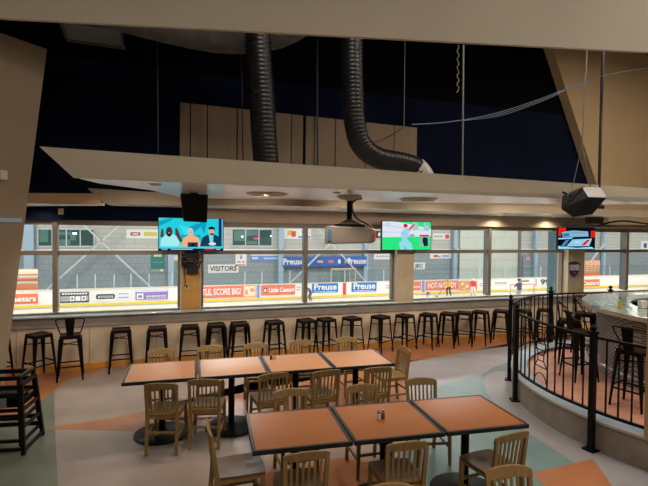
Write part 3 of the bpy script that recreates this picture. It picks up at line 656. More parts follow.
ex, ey = cpx(404.5, 347.5); chair(ex, ey, PI/2+.02, 'light oak chair standing at the right end of the far row, turned sideways', None)
gG = 'slatted oak chairs on the window side of the near row'
for (x, y), a, lab in (((290, 389.5), PI+.0, 'oak chair behind the leftmost near row table, between the two rows'), ((361, 385), PI-.05, 'oak chair behind the middle near row table, between the two rows'), ((421, 378.5), PI-.18, 'oak chair behind the gap of the right near row tables, beside the teal floor')):
    bx, by = cpx(x, y); chair(bx, by, a, lab, gG)
gN = 'slatted oak chairs on the camera side of the near row'
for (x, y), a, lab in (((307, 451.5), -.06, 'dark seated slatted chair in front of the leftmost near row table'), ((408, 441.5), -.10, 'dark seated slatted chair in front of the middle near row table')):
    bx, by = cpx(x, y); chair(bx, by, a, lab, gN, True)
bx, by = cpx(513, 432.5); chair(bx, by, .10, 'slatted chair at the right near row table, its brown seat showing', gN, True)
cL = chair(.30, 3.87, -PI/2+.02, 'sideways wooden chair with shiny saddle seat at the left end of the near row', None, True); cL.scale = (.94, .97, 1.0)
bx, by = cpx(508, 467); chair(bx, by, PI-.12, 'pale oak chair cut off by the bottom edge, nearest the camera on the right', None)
bx, by = cpx(387, 485.5); chair(bx, by, PI-.1, 'oak chair whose top rail just shows at the bottom edge', None)
# ================================================================ BAR STOOLS
def stool_proto(back):
    T = empty('bar_stool'); T.scale = (.93, .93, .945)
    s = .155
    MB().box((0, 0, .748), (.31, .31, .024)).build('seat', 'stool_seat', T, bevel=.008)
    MB().hexa([(x*.158, y*.158, .70) for x, y in ((-1, -1), (1, -1), (1, 1), (-1, 1))], [(x*.15, y*.15, .737) for x, y in ((-1, -1), (1, -1), (1, 1), (-1, 1))]).build('seat_skirt', 'stool', T)
    for x in (-1, 1):
        for y in (-1, 1):
            d = Vector((x, y, 0)).normalized()
            m_ = MB(); m_.bar(Vector((x*.195, y*.195, 0)), Vector((x*.138, y*.138, .71)), .022, .022, up=tuple(d), w2=.075, h2=.03); m_.build('leg', 'stool', T, bevel=.003)
    for z, k in ((.24, .176),):
        for a, b in (((-1, -1), (1, -1)), ((1, -1), (1, 1)), ((1, 1), (-1, 1)), ((-1, 1), (-1, -1))):
            MB().bar((a[0]*k, a[1]*k, z+.04*(a[0] == b[0])), (b[0]*k, b[1]*k, z+.04*(a[0] == b[0])), .008, .022).build('footrest', 'stool', T)
    MB().bar((-.14, -.14, .60), (.14, .14, .60), .006, .016).build('brace', 'stool', T); MB().bar((-.14, .14, .585), (.14, -.14, .585), .006, .016).build('brace', 'stool', T)
    if back:
        MB().hexa([(-.05, -.15, .76), (.05, -.15, .76), (.05, -.162, .76), (-.05, -.162, .76)], [(-.075, -.195, 1.045), (.075, -.195, 1.045), (.075, -.207, 1.045), (-.075, -.207, 1.045)]).build('back_splat', 'stool', T)
        P = smooth_pts([(-.15, .04, .755), (-.18, -.02, .86), (-.215, -.10, 1.0), (-.19, -.17, 1.045), (-.1, -.205, 1.055), (0, -.208, 1.057), (.1, -.205, 1.055), (.19, -.17, 1.045), (.215, -.10, 1.0), (.18, -.02, .86), (.15, .04, .755)], 5)
        MB().tube(P, .010, 8).build('back_hoop', 'stool', T)
    return T
ps = stool_proto(False); pb = stool_proto(True)
stl = [(3, 331, 40), (39, 333.5, 42), (121, 328.5, 4), (157, 327, 0), (190, 325.5, -2), (216.5, 323.5, 3), (239.5, 322, 4), (274, 320.5, 8), (305, 318.5, 12), (325, 317.5, 12), (350, 316.2, 20), (378, 314.7, 24), (402, 313.6, 28), (425, 312.5, 35), (445, 311.5, 40), (461.5, 311, 52), (478.5, 310.4, 36), (500, 309.6, 42)]
desc = ['mostly hidden behind the leaning wall panel', 'turned cornerwise, just right of the leaning wall panel', 'alone left of the leftmost table', 'behind the left corner of the leftmost table', 'just under the ochre pillar panel', 'left one of a close pair right of the ochre pillar', 'right one of a close pair right of the ochre pillar', 'standing free above the far row shakers', 'left one of the trio under the thick mullion', 'middle one of the trio under the thick mullion', 'right one of the trio left of the middle pillar', 'under the middle screen, left of the middle pillar', 'directly under the middle pillar', 'first one right of the middle pillar', 'second one right of the middle pillar', 'third one right of the middle pillar', 'fourth one right of the middle pillar', 'fifth one right of the middle pillar', 'beside the end post of the curved railing']
for i, ((x, y, a), ds) in enumerate(zip(stl, desc)):
    p = atz(x, y, .72); o = ps if i == 0 else copy_tree(ps)
    aa = math.radians(a); o.location = (p.x, min(p.y, 8.81-.20*(abs(math.cos(aa))+abs(math.sin(aa)))), .0025); o.rotation_euler = (0, 0, math.radians(a))
    tag(o, 'black metal bar stool, '+ds, 'stool', 'backless stools along the window')
# a few more beyond the post, seen through the railing
for X, ds in ((7.45, 'first one seen through the curved railing'), (8.05, 'second one seen through the curved railing')):
    o = copy_tree(ps); o.location = (X, 8.4, .0025); o.rotation_euler = (0, 0, math.radians(40)); tag(o, 'black metal bar stool, '+ds, 'stool', 'backless stools along the window')
p = atz(70.5, 334, .72); pb.location = (p.x, p.y, .0025); pb.rotation_euler = (0, 0, math.radians(8)); tag(pb, 'black metal bar stool with hoop back under the left mullion', 'stool')
# ================================================================ HIGH CHAIRS (stacked)
def high_chair():
    T = empty('high_chair'); m = 'dwood'
    top = {(-1, -1): (-.19, -.17), (1, -1): (.19, -.17), (1, 1): (.19, .17), (-1, 1): (-.19, .17)}
    bot = {k: (v[0]*1.28, v[1]*1.45) for k, v in top.items()}
    P = lambda k, z: (bot[k][0]+(top[k][0]-bot[k][0])*z/.74, bot[k][1]+(top[k][1]-bot[k][1])*z/.74, z)
    for k in top: MB().bar(P(k, 0), P(k, .74), .040, .040, up=(0, 1, 0)).build('leg', m, T, bevel=.004)
    for a, b in (((-1, -1), (-1, 1)), ((1, -1), (1, 1))):
        MB().bar(P(a, .725), P(b, .725), .045, .030).build('arm_rail', m, T)
        for z in (.46, .28, .04): MB().bar(P(a, z), P(b, z), .022, .035).build('side_rail', m, T)
    for z in (.70, .50, .15): MB().bar(P((-1, 1), z), P((1, 1), z), .022, .045).build('back_rail', m, T)
    MB().bar(P((-1, -1), .62), P((1, -1), .62), .022, .05).build('front_rail', m, T)
    MB().bar(P((-1, -1), .06), P((1, -1), .06), .022, .035).build('front_rail', m, T)
    MB().bar(P((-1, -1), .38), P((1, -1), .38), .022, .035).build('front_rail', m, T)
    MB().box((0, 0, .49), (.36, .30, .018)).build('seat', m, T)
    return T
hc = high_chair(); hc.location = (-1.69, 5.92, .0025); hc.rotation_euler = (0, 0, -.135); tag(hc, 'dark wooden high chair by the leaning wall panel, lower of the stacked two', 'high chair', 'dark high chairs')
h2 = copy_tree(hc); h2.location = (-1.73, 6.0, .065); h2.rotation_euler = (0, 0, -.135); tag(h2, 'dark wooden high chair stacked on top of the lower one', 'high chair', 'dark high chairs')
p = atz(7, 396, .5); p = Vector((-1.72, 5.69, .56))
tag(MB().box(p, (.14, .01, .10), rz=-.135).build('notice_card', mat('grey_card', (.16, .19, .19), .5)), 'small grey label card hanging on the front of the nearer high chair', 'card')
# ================================================================ PLATFORM, RAILING, BAR
PCX, PCY, PR = 7.28, 4.25, 2.79
st(MB().ring((PCX, PCY), 0.01, 2.60, 0.002, .28, n=96).build('floor_platform', 'tile'))
K = MB().ring((PCX, PCY), 2.605, 2.775, 0.002, .32, n=128)
st(K.build('wall_platform', 'concrete'))
st(MB().ring((PCX, PCY), 2.56, 2.765, .3205, .345, n=128).build('trim_ledge', 'slate'))
st(MB().ring((PCX, PCY), 2.767, 2.795, .3205, .348, n=128).build('trim_ledge_edge', 'cream_edge'))
RL = empty('curved_railing', (PCX, PCY, 0))
def pol(r, a, z): return (r*math.cos(a), r*math.sin(a), z)
posts = [math.radians(v) for v in (44, 70.5, 98, 134.5, 154.6, 186.1, 216, 245)]
for a in posts:
    m_ = MB(); c = pol(PR+.036, a, 0)
    m_.box((c[0], c[1], .66), (.058, .058, 1.31), rz=a); m_.box((c[0], c[1], .012), (.13, .13, .018), rz=a)
    m_.box((c[0], c[1], 1.325), (.078, .078, .02), rz=a)
    m_.lathe([(.02, 1.335), (.018, 1.35), (.036, 1.372), (.036, 1.385), (.015, 1.41), (.004, 1.415)], c=(c[0], c[1], 0), n=12)
    m_.build('post', 'iron', RL)
RT, RB_ = 1.27, .445
for a0, a1 in ((posts[0], posts[1]), (posts[1], posts[2]), (posts[2], posts[3]), (posts[4], posts[5]), (posts[5], posts[6]), (posts[6], posts[7])):
    rr_ = PR+.005
    MB().ring((0, 0), rr_-.022, rr_+.022, RT-.012, RT+.012, a0, a1, 24).build('top_rail', 'iron', RL)
    MB().ring((0, 0), rr_-.016, rr_+.016, RB_-.014, RB_+.014, a0, a1, 24).build('bottom_rail', 'iron', RL)
    nb = int((a1-a0)*PR/.128); da = (a1-a0)/nb; mid = int(nb*.42)
    for k in range(1, nb):
        if k == mid+1: continue
        a = a0+da*k
        MB().bar(pol(rr_, a, RB_+.01), pol(rr_, a, RT-.01), .014, .014).build('baluster', 'iron', RL)
    am = a0+da*(mid+1); h = da*rr_-.012
    def lp(u, z): return (rr_*math.cos(am)-u*math.sin(am)*(-1), rr_*math.sin(am)+u*math.cos(am)*(-1), z)
    mm = MB(); zc = .96
    mm.tube([lp(h*.8*math.cos(2*PI*t/16), zc+.11*math.sin(2*PI*t/16)) for t in range(17)], .008, 6)
    for z_ in (-.04, .04): mm.tube([lp(-h, zc+z_), lp(h, zc+z_)], .007, 6)
    for sgn in (-1, 1):
        for u in (-h*.5, h*.5): mm.tube([lp(u, zc+sgn*.09), lp(u, zc+sgn*.18)], .007, 6)
        mm.tube([lp(-h*.5, zc+sgn*.18), lp(h*.5, zc+sgn*.18)], .007, 6)
        for u in (-1, 1): mm.tube([lp(u*h*.5, zc+sgn*.18), lp(u*h, zc+sgn*.26)], .007, 6)
        mm.tube([lp(-h, zc+sgn*.26), lp(h, zc+sgn*.26)], .007, 6)
    mm.tube([lp(h*math.cos(PI*t/8), zc-.46+.12*math.sin(PI*t/8)) for t in range(9)], .007, 6)
    mm.build('ornament', 'iron', RL)
tag(RL, 'black iron railing with ball topped posts curving around the bar platform', 'railing')
# wood post
p = atz(643.5, 438, .345)
zt_ = 2.02
wp = MB(); wp.box((p.x+.15, p.y-.05, (.3455+zt_)/2), (.30, .10, zt_-.3455)); tag(wp.build('wooden_post', 'postwood', bevel=.004), 'tan wooden post standing on the curved ledge at the right edge', 'post')
# bar counter
BX, BY = 7.9, 4.5
K = empty('round_bar', (BX, BY, .28))
MB().ring((0, 0), 1.36, 2.03, 1.01, 1.05, n=96).build('countertop', 'counter', K)
MB().ring((0, 0), 2.031, 2.045, .995, 1.055, n=96).build('counter_edge', 'pillar', K)
MB().ring((0, 0), 1.78, 1.83, 0.002, 1.009, n=96).build('front_panel', 'perf', K)
MB().ring((0, 0), 1.5, 1.54, 0.002, 1.009, n=96).build('back_panel', 'tv', K)
MB().tube([pol(1.95, 2*PI*k/72, .2) for k in range(73)], .02, 8).build('foot_rail', 'chrome', K)
tag(K, 'round bar with pale green stone counter inside the curved railing', 'bar counter')
p = atz(620, 309, 1.332)
Bt = empty('bottle', (p.x, p.y, 1.331)); MB().lathe([(.025, 0), (.026, .08), (.012, .12), (.011, .155)], n=12).build('body', mat('amber_glass', (.5, .35, .05), .2), Bt, smooth=True); MB().lathe([(.013, .155), (.013, .175)], n=12).build('cap', 'tv', Bt)
tag(Bt, 'small yellowish bottle on the pale green bar counter', 'bottle')
p = atz(641, 308, 1.332)
tag(MB().box((p.x+.03, p.y, 1.331+.055), (.11, .08, .11)).build('napkin_holder', 'white', bevel=.008), 'white napkin box on the bar counter by the wooden post', 'napkin box')
p = atz(593, 306.5, 1.332)
tag(MB().lathe([(.06, 0), (.065, .012), (.05, .018)], c=(p.x+.05, p.y, 1.331), n=20).build('ash_dish', mat('blue_dish', (.15, .35, .75), .3), smooth=True), 'small blue dish at the left tip of the bar counter', 'dish')
for ang, lab in ((186, 'black hoop backed bar stool at the bar, nearest the wooden post'), (160, 'black hoop backed bar stool at the left side of the round bar'), (136, 'black hoop backed bar stool at the bar behind the left one'), (112, 'black hoop backed bar stool at the far side of the round bar')):
    a = math.radians(ang); o = copy_tree(pb); rs = {186: 2.46, 160: 2.32, 136: 2.22, 112: 2.12}[ang]; o.location = (BX+rs*math.cos(a), BY+rs*math.sin(a), .281); o.rotation_euler = (0, 0, a+PI/2+.15); tag(o, lab, 'stool', 'hoop backed stools at the bar')
# ================================================================ RINK
ICE = -2.30; BYY = 31.0; WYY = 35.5
st(MB().box((14, 20, ICE-.1), (90, 24, .2)).build('floor_ice', 'ice'))
st(MB().box((14, 33.6, ICE+.02), (90, 4.6, .2)).build('floor_rink_walk', 'p_grey'))
st(MB().box((4, 9.15, -1.3), (50, .15, 4.2)).build('wall_below_window', 'p_grey'))
RB = empty('rink_boards', (14, BYY, ICE))
MB().box((0, .06, .545), (88, .10, 1.05)).build('board_wall', 'board', RB)
MB().box((0, -.01, .14), (88, .04, .13)).build('kick_strip', 'yellow', RB)
MB().box((0, .05, 1.09), (88, .16, .04)).build('cap_rail', 'p_cream', RB)
tag(RB, 'long white rink boards with advertisements and yellow kick strip across the ice', 'rink boards')
def ad(x0, y0, x1, y1, m, txt=None, tm='p_white', marks=None, label=None, size=.8, tx=None, Y=None):
    Yp = BYY-.012
    a, b = aty(x0, (y0+y1)/2, Yp), aty(x1, (y0+y1)/2, Yp)
    zt = aty((x0+x1)/2, y0, Yp).z; zb = aty((x0+x1)/2, y1, Yp).z
    c = Vector(((a.x+b.x)/2-14, -.012, (zt+zb)/2-ICE)); w = b.x-a.x; h = zt-zb
    o = MB().box((0, 0, 0), (w, .02, h)).build('ad_panel', m, RB); o.location = c
    if label: o['label'] = label
    if txt:
        x_, w_, z_ = tx or (0, .88, 0); text('lettering', txt, tm, o, (x_*w, -.045, z_*h), h*size, w*w_, .004, bold=.012)
    if marks:
        k = MB(); ms = []
        for mm_, u, v, du, dv in marks:
            if mm_ not in ms: ms.append(mm_)
            k.box(((u-.5)*w, -.015-.002*len(k.m)/6, (.5-v)*h), (du*w, .01, dv*h), mi=ms.index(mm_))
        k.build('print', ms, o)
    return o
strk = lambda c, v, n=6, u0=.1, u1=.9, h=.12: [(c, u0+(u1-u0)*(i+.5)/n, v, (u1-u0)/n*.75, h) for i in range(n)]
ad(5, 294, 38, 304, 'p_orange', 'Caesars', 'p_white', label='orange panel with white lettering', size=.8)
ad(60, 292, 89, 302.5, 'p_black', None, marks=strk('p_white', .16, 9, .05, .95, .14)+[('p_grey', .5, .62, .96, .5), ('p_white', .42, .62, .14, .42), ('p_white', .62, .62, .14, .42), ('p_white', .82, .62, .14, .42), ('p_black', .42, .62, .06, .2), ('p_black', .82, .62, .06, .2)], label='black panel with three white emblems')
ad(95, 291.5, 116, 301, 'p_white', None, marks=[('p_black', .5, .35, .8, .18), ('p_grey', .5, .55, .6, .25), ('p_black', .5, .72, .85, .12), ('p_black', .1, .5, .1, .3), ('p_black', .9, .5, .1, .3)], label='white panel with black winged emblem')
ad(117, 291, 130, 300, 'p_white', None, marks=strk('p_lblue', .3, 5)+strk('p_lblue', .7, 5), label='white panel with pale blue print')
ad(135.5, 290.5, 168, 299.5, 'p_purple', None, marks=[('p_white', .5, .08, .96, .1), ('p_white', .14, .6, .2, .6), ('p_purple', .14, .62, .12, .3)]+strk('p_white', .62, 7, .32, .95, .13)+strk('p_redorange', .35, 3, .5, .75, .08)+strk('p_white', .85, 7, .32, .95, .06), label='purple panel with white print')
ad(201, 286, 256, 297.5, 'p_redorange', 'TLE, SCORE BIG!', 'p_white', tx=(-.13, .70, 0), marks=[('p_cream', .88, .5, .22, .9), ('p_brick', .82, .6, .05, .4), ('p_brick', .93, .4, .08, .3)], label='orange red panel reading TLE, SCORE BIG!', size=.75)
ad(257, 284.5, 259.5, 299.5, 'p_lblue', label='blue stripe')
ad(261, 285, 295, 295, 'p_redorange', 'Little Caesars', 'p_white', tx=(.1, .75, 0), marks=[('p_black', .12, .5, .08, .5), ('p_white', .12, .5, .05, .3)], label='orange red panel with white lettering', size=.62)
ad(296, 285.5, 301, 291.5, 'p_white', None, marks=strk('p_black', .3, 2)+strk('p_black', .7, 2), label='white panel with small black print')
ad(312, 283.5, 338, 292.5, 'p_blue', 'Preuse', 'p_white', tx=(0, .86, .1), marks=strk('p_white', .9, 8, .1, .9, .07), label='blue panel reading Preuse', size=.95)
ad(343, 282, 346, 296, 'p_red', label='red stripe')
ad(351.5, 282.5, 376.5, 291.5, 'p_blue', 'Preuse', 'p_white', tx=(0, .86, .1), marks=strk('p_white', .9, 8, .1, .9, .07), label='blue panel reading Preuse', size=.95)
ad(385, 284, 390, 289.5, 'p_white', None, marks=strk('p_black', .3, 2)+strk('p_black', .7, 2))
ad(410, 281.5, 421, 290.5, 'p_redorange', None, marks=strk('p_white', .6, 4), label='orange red panel with white print')
ad(422, 280.5, 424.5, 294, 'p_lblue', label='blue stripe')
ad(425.5, 281, 458, 290, 'p_redorange', 'HOT-N-READY', 'p_white', label='orange red panel reading HOT-N-READY', size=.85)
ad(458.5, 281, 477, 290, 'p_brick', None, marks=[('p_cream', .2, .3, .12, .3), ('p_cream', .45, .6, .14, .3), ('p_cream', .7, .3, .12, .3), ('p_red', .9, .5, .12, .6), ('p_cream', .3, .85, .1, .15)], label='brick red and cream patterned panel')
ad(479, 282, 483, 287, 'p_white', None, marks=strk('p_black', .3, 2)+strk('p_black', .7, 2))
ad(493, 281, 508, 285, 'p_white', None, marks=strk('p_grey', .5, 7, h=.4), label='white panel with pale grey print')
ad(518, 279.5, 530, 283.5, 'p_white', None, marks=strk('p_black', .4, 5, h=.35), label='white panel with black print')
ad(535, 278.5, 550, 286, 'p_white', '99', 'p_black', tx=(.15, .6, 0), marks=[('p_red', .06, .5, .06, .9)], label='white panel reading 99 beside a red bar', size=1.0)
ad(580.5, 279.5, 599.5, 286.8, 'p_orange', 'Caesars', 'p_white', label='orange panel at right with white lettering', size=.8)
# glass above the boards
GL = empty('rink_glass', (14, BYY+.06, ICE+1.115))
MB().box((0, 0, .45), (88, .012, .88)).build('glass_sheet', glassmat('rink_glass_mat', (.93, .97, .97), .03), GL)
for x in (77, 95, 114, 131, 149, 172, 245, 262, 290, 345, 384, 480, 505, 541, 560, 610):
    a = aty(x, 285, BYY); MB().bar((a.x-14, 0, .0), (a.x-14, 0, .85), .04, .04).build('stanchion', 'steelwhite', GL)
tag(GL, 'clear safety glass with white stanchions standing on the rink boards', 'safety glass')
# far wall
zsp = aty(300, 250, WYY).z
st(MB().box((14, WYY+.1, (ICE+zsp)/2), (90, .2, zsp-ICE)).build('wall_rink_lower', 'block'))
st(MB().box((14, WYY+.1, zsp+4), (90, .2, 7.9)).build('wall_rink_upper', 'siding'))
st(MB().box((14, WYY-.02, zsp), (90, .12, .16)).build('trim_rink_ledge', 'p_white'))
a, b = aty(459, 270, WYY-.1), aty(518, 270, WYY-.1)
st(MB().box(((a.x+b.x)/2, WYY-.12, 1.5), (b.x-a.x, .12, 8.0)).build('wall_rink_pale', 'siding2'))
st(MB().box((b.x, WYY-.2, 1.5), (.25, .2, 8.0)).build('trim_rink_corner', 'frame'))
st(MB().box((-34, 22, 2), (.2, 28, 9)).build('wall_rink_left', 'siding'))
st(MB().box((62, 22, 2), (.2, 28, 9)).build('wall_rink_right', 'siding'))
st(MB().box((14, 22.6, 6.8), (96, 26.8, .2)).build('ceiling_rink', 'siding'))
for i, (x, w) in enumerate([(29, 7), (171, 5), (281, 5), (366, 4.5), (455, 4), (536, 4), (604, 4)]):
    p = aty(x, 250, WYY-.35); Wd = w/F*37
    tag(MB().box((p.x, WYY-.30, 1.6), (Wd, .3, 8.0)).build('steel_column', 'steelblue'), 'pale blue steel column on the far rink wall, %s' % ['behind the leftmost window', 'left of the left pillar', 'left of the tall blue lettered banner', 'beside the middle screen', 'behind the yellow skater', 'near the far door', 'seen right of the right pillar'][i], 'column', 'pale blue columns of the far wall')
def brace(x1, y1, x2, y2, lab):
    a, b = aty(x1, y1, WYY-.66), aty(x2, y2, WYY-.66); d_ = (a-b).normalized(); a = a+d_*2.5
    tag(MB().bar(a, b, .10, .16, up=(0, 1, 0)).build('steel_brace', 'steelwhite'), lab, 'brace', 'diagonal braces of the far wall')
brace(88, 229, 155, 291, 'pale steel brace slanting down right, left end of the far wall'); brace(115, 229, 44, 292, 'pale steel brace slanting down left, left end of the far wall')
brace(318, 229, 368, 284, 'pale steel brace slanting down right behind the projector'); brace(345, 229, 289, 284, 'pale steel brace slanting down left behind the projector')
brace(590, 262, 572, 285, 'short pale steel brace behind the right pillar')
def sign(name, x0, y0, x1, y1, m, label, txt=None, tm='p_white', marks=None, size=.7, tx=None, Y=WYY-.024, cat='banner', group=None):
    a, b = aty(x0, (y0+y1)/2, Y), aty(x1, (y0+y1)/2, Y); zt = aty((x0+x1)/2, y0, Y).z; zb = aty((x0+x1)/2, y1, Y).z
    w, h = b.x-a.x, zt-zb
    S = empty(name, ((a.x+b.x)/2, Y, zb))
    MB().box((0, 0, h/2), (w, .04, h)).build('face', m, S)
    if txt:
        x_, w_, z_ = tx or (0, .88, 0); text('lettering', txt, tm, S, (x_*w, -.03, h/2+z_*h), h*size, w*w_, .004, bold=.01)
    if marks:
        k = MB(); ms = []
        for mm_, u, v, du, dv in marks:
            if mm_ not in ms: ms.append(mm_)
            k.box(((u-.5)*w, -.025-.002*len(k.m)/6, (1-v)*h), (du*w, .012, dv*h), mi=ms.index(mm_))
        k.build('print', ms, S)
    return tag(S, label, cat, group)
sign('wall_sign', 208, 264.5, 238.5, 273, 'p_white', 'white sign reading VISITORS on the far rink wall', 'VISITORS', 'p_black', size=.8, cat='sign')
sign('banner', 235.5, 254, 246.5, 266, 'p_white', 'small white banner with grey print above the visitors sign', marks=[('p_grey', .5, .25, .2, .3), ('p_grey', .3, .65, .3, .12), ('p_grey', .7, .65, .2, .12), ('p_redorange', .5, .9, .8, .08)])
sign('banner', 251, 254.5, 279, 261.5, 'p_lblue', 'short blue banner with white print right of the small white banner', marks=[('p_white', .5, .08, 1, .14)]+strk('p_white', .5, 3, .03, .25, .3)+strk('p_white', .55, 6, .45, .98, .2))
M['p_bblue'] = mat('strong_blue', (.03, .13, .50), .5)
bn = sign('banner', 283, 256.5, 366.5, 266.5, 'p_bblue', 'long blue banner reading Preuse at both ends', Y=WYY-.49, marks=[('p_gold', .43, .5, .07, .22), ('p_redorange', .56, .5, .06, .3), ('p_white', .66, .5, .03, .4), ('p_white', .76, .5, .07, .35), ('p_bblue', .76, .5, .04, .15)])
for u in (-.38, .37):
    w = aty(366.5, 261, WYY-.06).x-aty(283, 261, WYY-.06).x; h = .72
    text('lettering', 'Preuse', 'p_white', bn, (u*w, -.05, .40), .66, w*.23, .004, bold=.015)
sign('wall_sign', 284, 229, 311, 239, 'p_white', 'white sign with red and yellow emblem high on the far wall', marks=[('p_gold', .22, .4, .2, .5), ('p_red', .35, .5, .16, .55), ('p_lblue', .75, .8, .45, .2), ('p_grey', .7, .3, .1, .3)], cat='sign')
sign('wall_sign', 126.5, 229.5, 158, 238.5, 'p_white', 'white sign with a red oval and a yellow oval, left of the left screen', marks=[('p_navy', .28, .5, .30, .35), ('p_red', .28, .45, .22, .3), ('p_white', .28, .5, .18, .12), ('p_lime', .76, .5, .42, .45), ('p_gold', .76, .5, .30, .2)], cat='sign')
sign('banner', 151, 254, 164.5, 272.5, 'p_green', 'dark green hanging banner left of the left pillar', marks=[('p_cream', .5, .08, .6, .12), ('p_grey', .5, .9, 1, .18), ('p_white', .8, .88, .2, .12), ('p_lblue', .5, .45, .7, .04)])
sign('banner', 168, 255, 178, 262, 'p_white', 'small white and gold banner beside the left pillar', marks=[('p_gold', .5, .85, 1, .3)])
sign('wall_sign', 375.5, 231, 393, 238, 'p_black', 'black sign partly hidden by the middle screen', marks=[('p_white', .2, .55, .1, .4), ('p_white', .32, .45, .1, .4), ('p_white', .3, .3, .28, .1)], cat='sign')
sign('banner', 374, 254, 392, 259.5, 'p_white', 'white banner with grey print just left of the middle pillar', marks=strk('p_grey', .4, 6, h=.2))
sign('banner', 430, 253.5, 452, 258.5, 'p_white', 'white banner with red slash right of the middle pillar', marks=[('p_red', .25, .5, .2, .4), ('p_grey', .42, .6, .1, .3), ('p_steel' if False else 'p_lblue', .7, .5, .3, .3)])
sign('wall_sign', 409, 262.5, 425, 269.5, 'p_white', 'white sign with black letters just right of the middle pillar', 'JEC', 'p_black', size=.7, tx=(.12, .5, 0), cat='sign')
sign('wall_sign', 433, 233.5, 450, 239.5, 'p_white', 'white sign with small print and red emblem right of the middle screen', marks=strk('p_grey', .5, 5, .05, .55, .3)+[('p_red', .82, .5, .22, .7)], cat='sign')
bk_ = sign('wall_poster', 580.5, 260.5, 599.5, 276.5, 'p_brick', 'orange pizza patterned poster right of the right pillar', marks=[('p_cream', .12+.2*(i % 5)+.05*(i//5 % 2), .10+.13*(i//5), .10, .05) for i in range(25)]+[('p_orange', .5, .88, 1, .24)], Y=BYY+.25, cat='poster')
sign('wall_poster', 2, 269, 38, 291, 'p_brick', 'orange pizza patterned poster at the left end of the boards', marks=[('p_cream', .5, .12, 1, .2), ('p_cream', .6, .35, .8, .08), ('p_red', .5, .50, 1, .05), ('p_cream', .55, .62, .9, .06), ('p_orange', .5, .86, 1, .28)], Y=BYY+.25, cat='poster')
sign('wall_sign', 620, 244, 628, 251, 'p_cream', 'small cream notice on the far wall at right', marks=[('p_grey', .5, .5, .5, .5)], cat='sign')
sign('wall_sign', 641, 241, 651, 250, 'p_white', 'small white notice with dark print on the far wall at the right edge', marks=[('p_navy', .4, .5, .3, .5)], cat='sign')
# lounge windows on far wall
def lounge(x0, x1, y0, y1, n, label, lights):
    Y = WYY-.05; a, b = aty(x0, 237, Y), aty(x1, 237, Y); zt = aty((x0+x1)/2, y0, Y).z; zb = aty((x0+x1)/2, y1, Y).z; w = b.x-a.x; h = zt-zb
    S = empty('lounge_window', ((a.x+b.x)/2, Y, zb))
    gm = mat('dark_teal_glass', (.04, .10, .10), .15)
    for i in range(n): MB().box((-w/2+(i+.5)*w/n, 0, h/2), (w/n-.07, .03, h)).build('pane', gm, S)
    f = MB()
    for i in range(n+1): f.box((-w/2+i*w/n, -.02, h/2), (.07, .08, h))
    f.box((0, -.02, h), (w+.1, .08, .1)); f.box((0, -.02, 0), (w+.1, .08, .1)); f.build('frame', 'steelwhite', S)
    k = MB(); ms = []
    for mm_, u, v, du, dv in lights:
        if mm_ not in ms: ms.append(mm_)
        k.box(((u-.5)*w, -.022-.002*len(k.m)/6, (1-v)*h), (du*w, .01, dv*h), mi=ms.index(mm_))
    k.build('reflection_sign' if False else 'lit_sign', ms, S)
    return tag(S, label, 'window')
neonp = emis('pink_neon', (1, .05, .3), 1.5); neonw = emis('white_lamp', (.8, .95, 1), 2.5); dk = mat('teal_room', (.08, .22, .19), .6)
lounge(38, 94, 229, 246.5, 4, 'dark lounge window with a white lamp glowing inside, far wall left', [(dk, .1, .4, .15, .7), (dk, .45, .25, .3, .2), (dk, .42, .75, .3, .3), (dk, .62, .5, .1, .3), (neonw, .65, .25, .08, .12)])
lounge(232, 272, 229, 246, 3, 'dark lounge window with a pink neon sign, far wall right of left screen', [(dk, .2, .4, .3, .6), (dk, .5, .25, .3, .3), (dk, .5, .8, .25, .2), (neonp, .6, .55, .12, .10), (neonw, .25, .45, .05, .1), (neonw, .97, .4, .04, .08), (M['p_red'], .62, .02, .35, .06)])
# door at far right end
p = aty(527.5, 265, WYY-.1)
D = empty('rink_door', (p.x, WYY-.08, ICE+.05)); MB().box((0, 0, 1.3), (1.1, .08, 2.6)).build('door_panel', mat('blue_grey_door', (.22, .30, .36), .5), D)
for z in (1.0, 1.6, 2.2): MB().box((0, -.05, z), (1.0, .03, .12)).build('slat', 'p_grey', D)
tag(D, 'blue grey door with horizontal bars behind the far goal', 'door')
p = aty(528, 258.5, WYY-.1); tag(MB().box((p.x, p.y, p.z), (.35, .08, .25)).build('exit_lamp', emis('exit_red', (1, .25, .25), 1)), 'tiny red lit lamp above the far rink door', 'lamp')
p = aty(516, 262, 9.02)
# goals
def goal(x, yfoot, label, m, s=1.0):
    p = atz(x, yfoot, ICE)
    if p.y > BYY-1.3: p = p*1; p.y = BYY-1.3; q_ = aty(x, 280, p.y); p.x = q_.x
    G = empty('hockey_goal', (p.x, p.y, ICE+.002), -.1)
    f = MB(); hw_, h = .92*s, 1.22*s
    f.tube([(-hw_, 0, 0), (-hw_, 0, h), (hw_, 0, h), (hw_, 0, 0)], .035, 8); f.tube([(-hw_, 0, 0.05), (-hw_*.8, .8, .05), (hw_*.8, .8, .05), (hw_, 0, .05)], .03, 6); f.build('frame', m, G)
    k = MB()
    for i in range(13):
        u = -hw_+i*hw_*2/12; k.tube([(u, .03, h), (u*.8, .5, h*.8), (u*.8, .78, .06)], .008, 4)
    for i in range(6): z = .1+i*h*.17; k.tube([(-hw_*.85, .6, z), (hw_*.85, .6, z)], .008, 4)
    k.build('net', 'p_white', G); G['kind_note'] = ''
    del G['kind_note']
    return tag(G, label, 'goal')
goal(522, 302, 'red framed hockey goal behind the standing skater in blue', 'p_redorange')
pg = aty(344, 275, WYY-1.6)
G = empty('stored_goal', (pg.x, WYY-1.5, ICE+.125)); f = MB(); w_ = 1.0; zt = aty(344, 268.5, WYY-1.5).z-ICE-.125
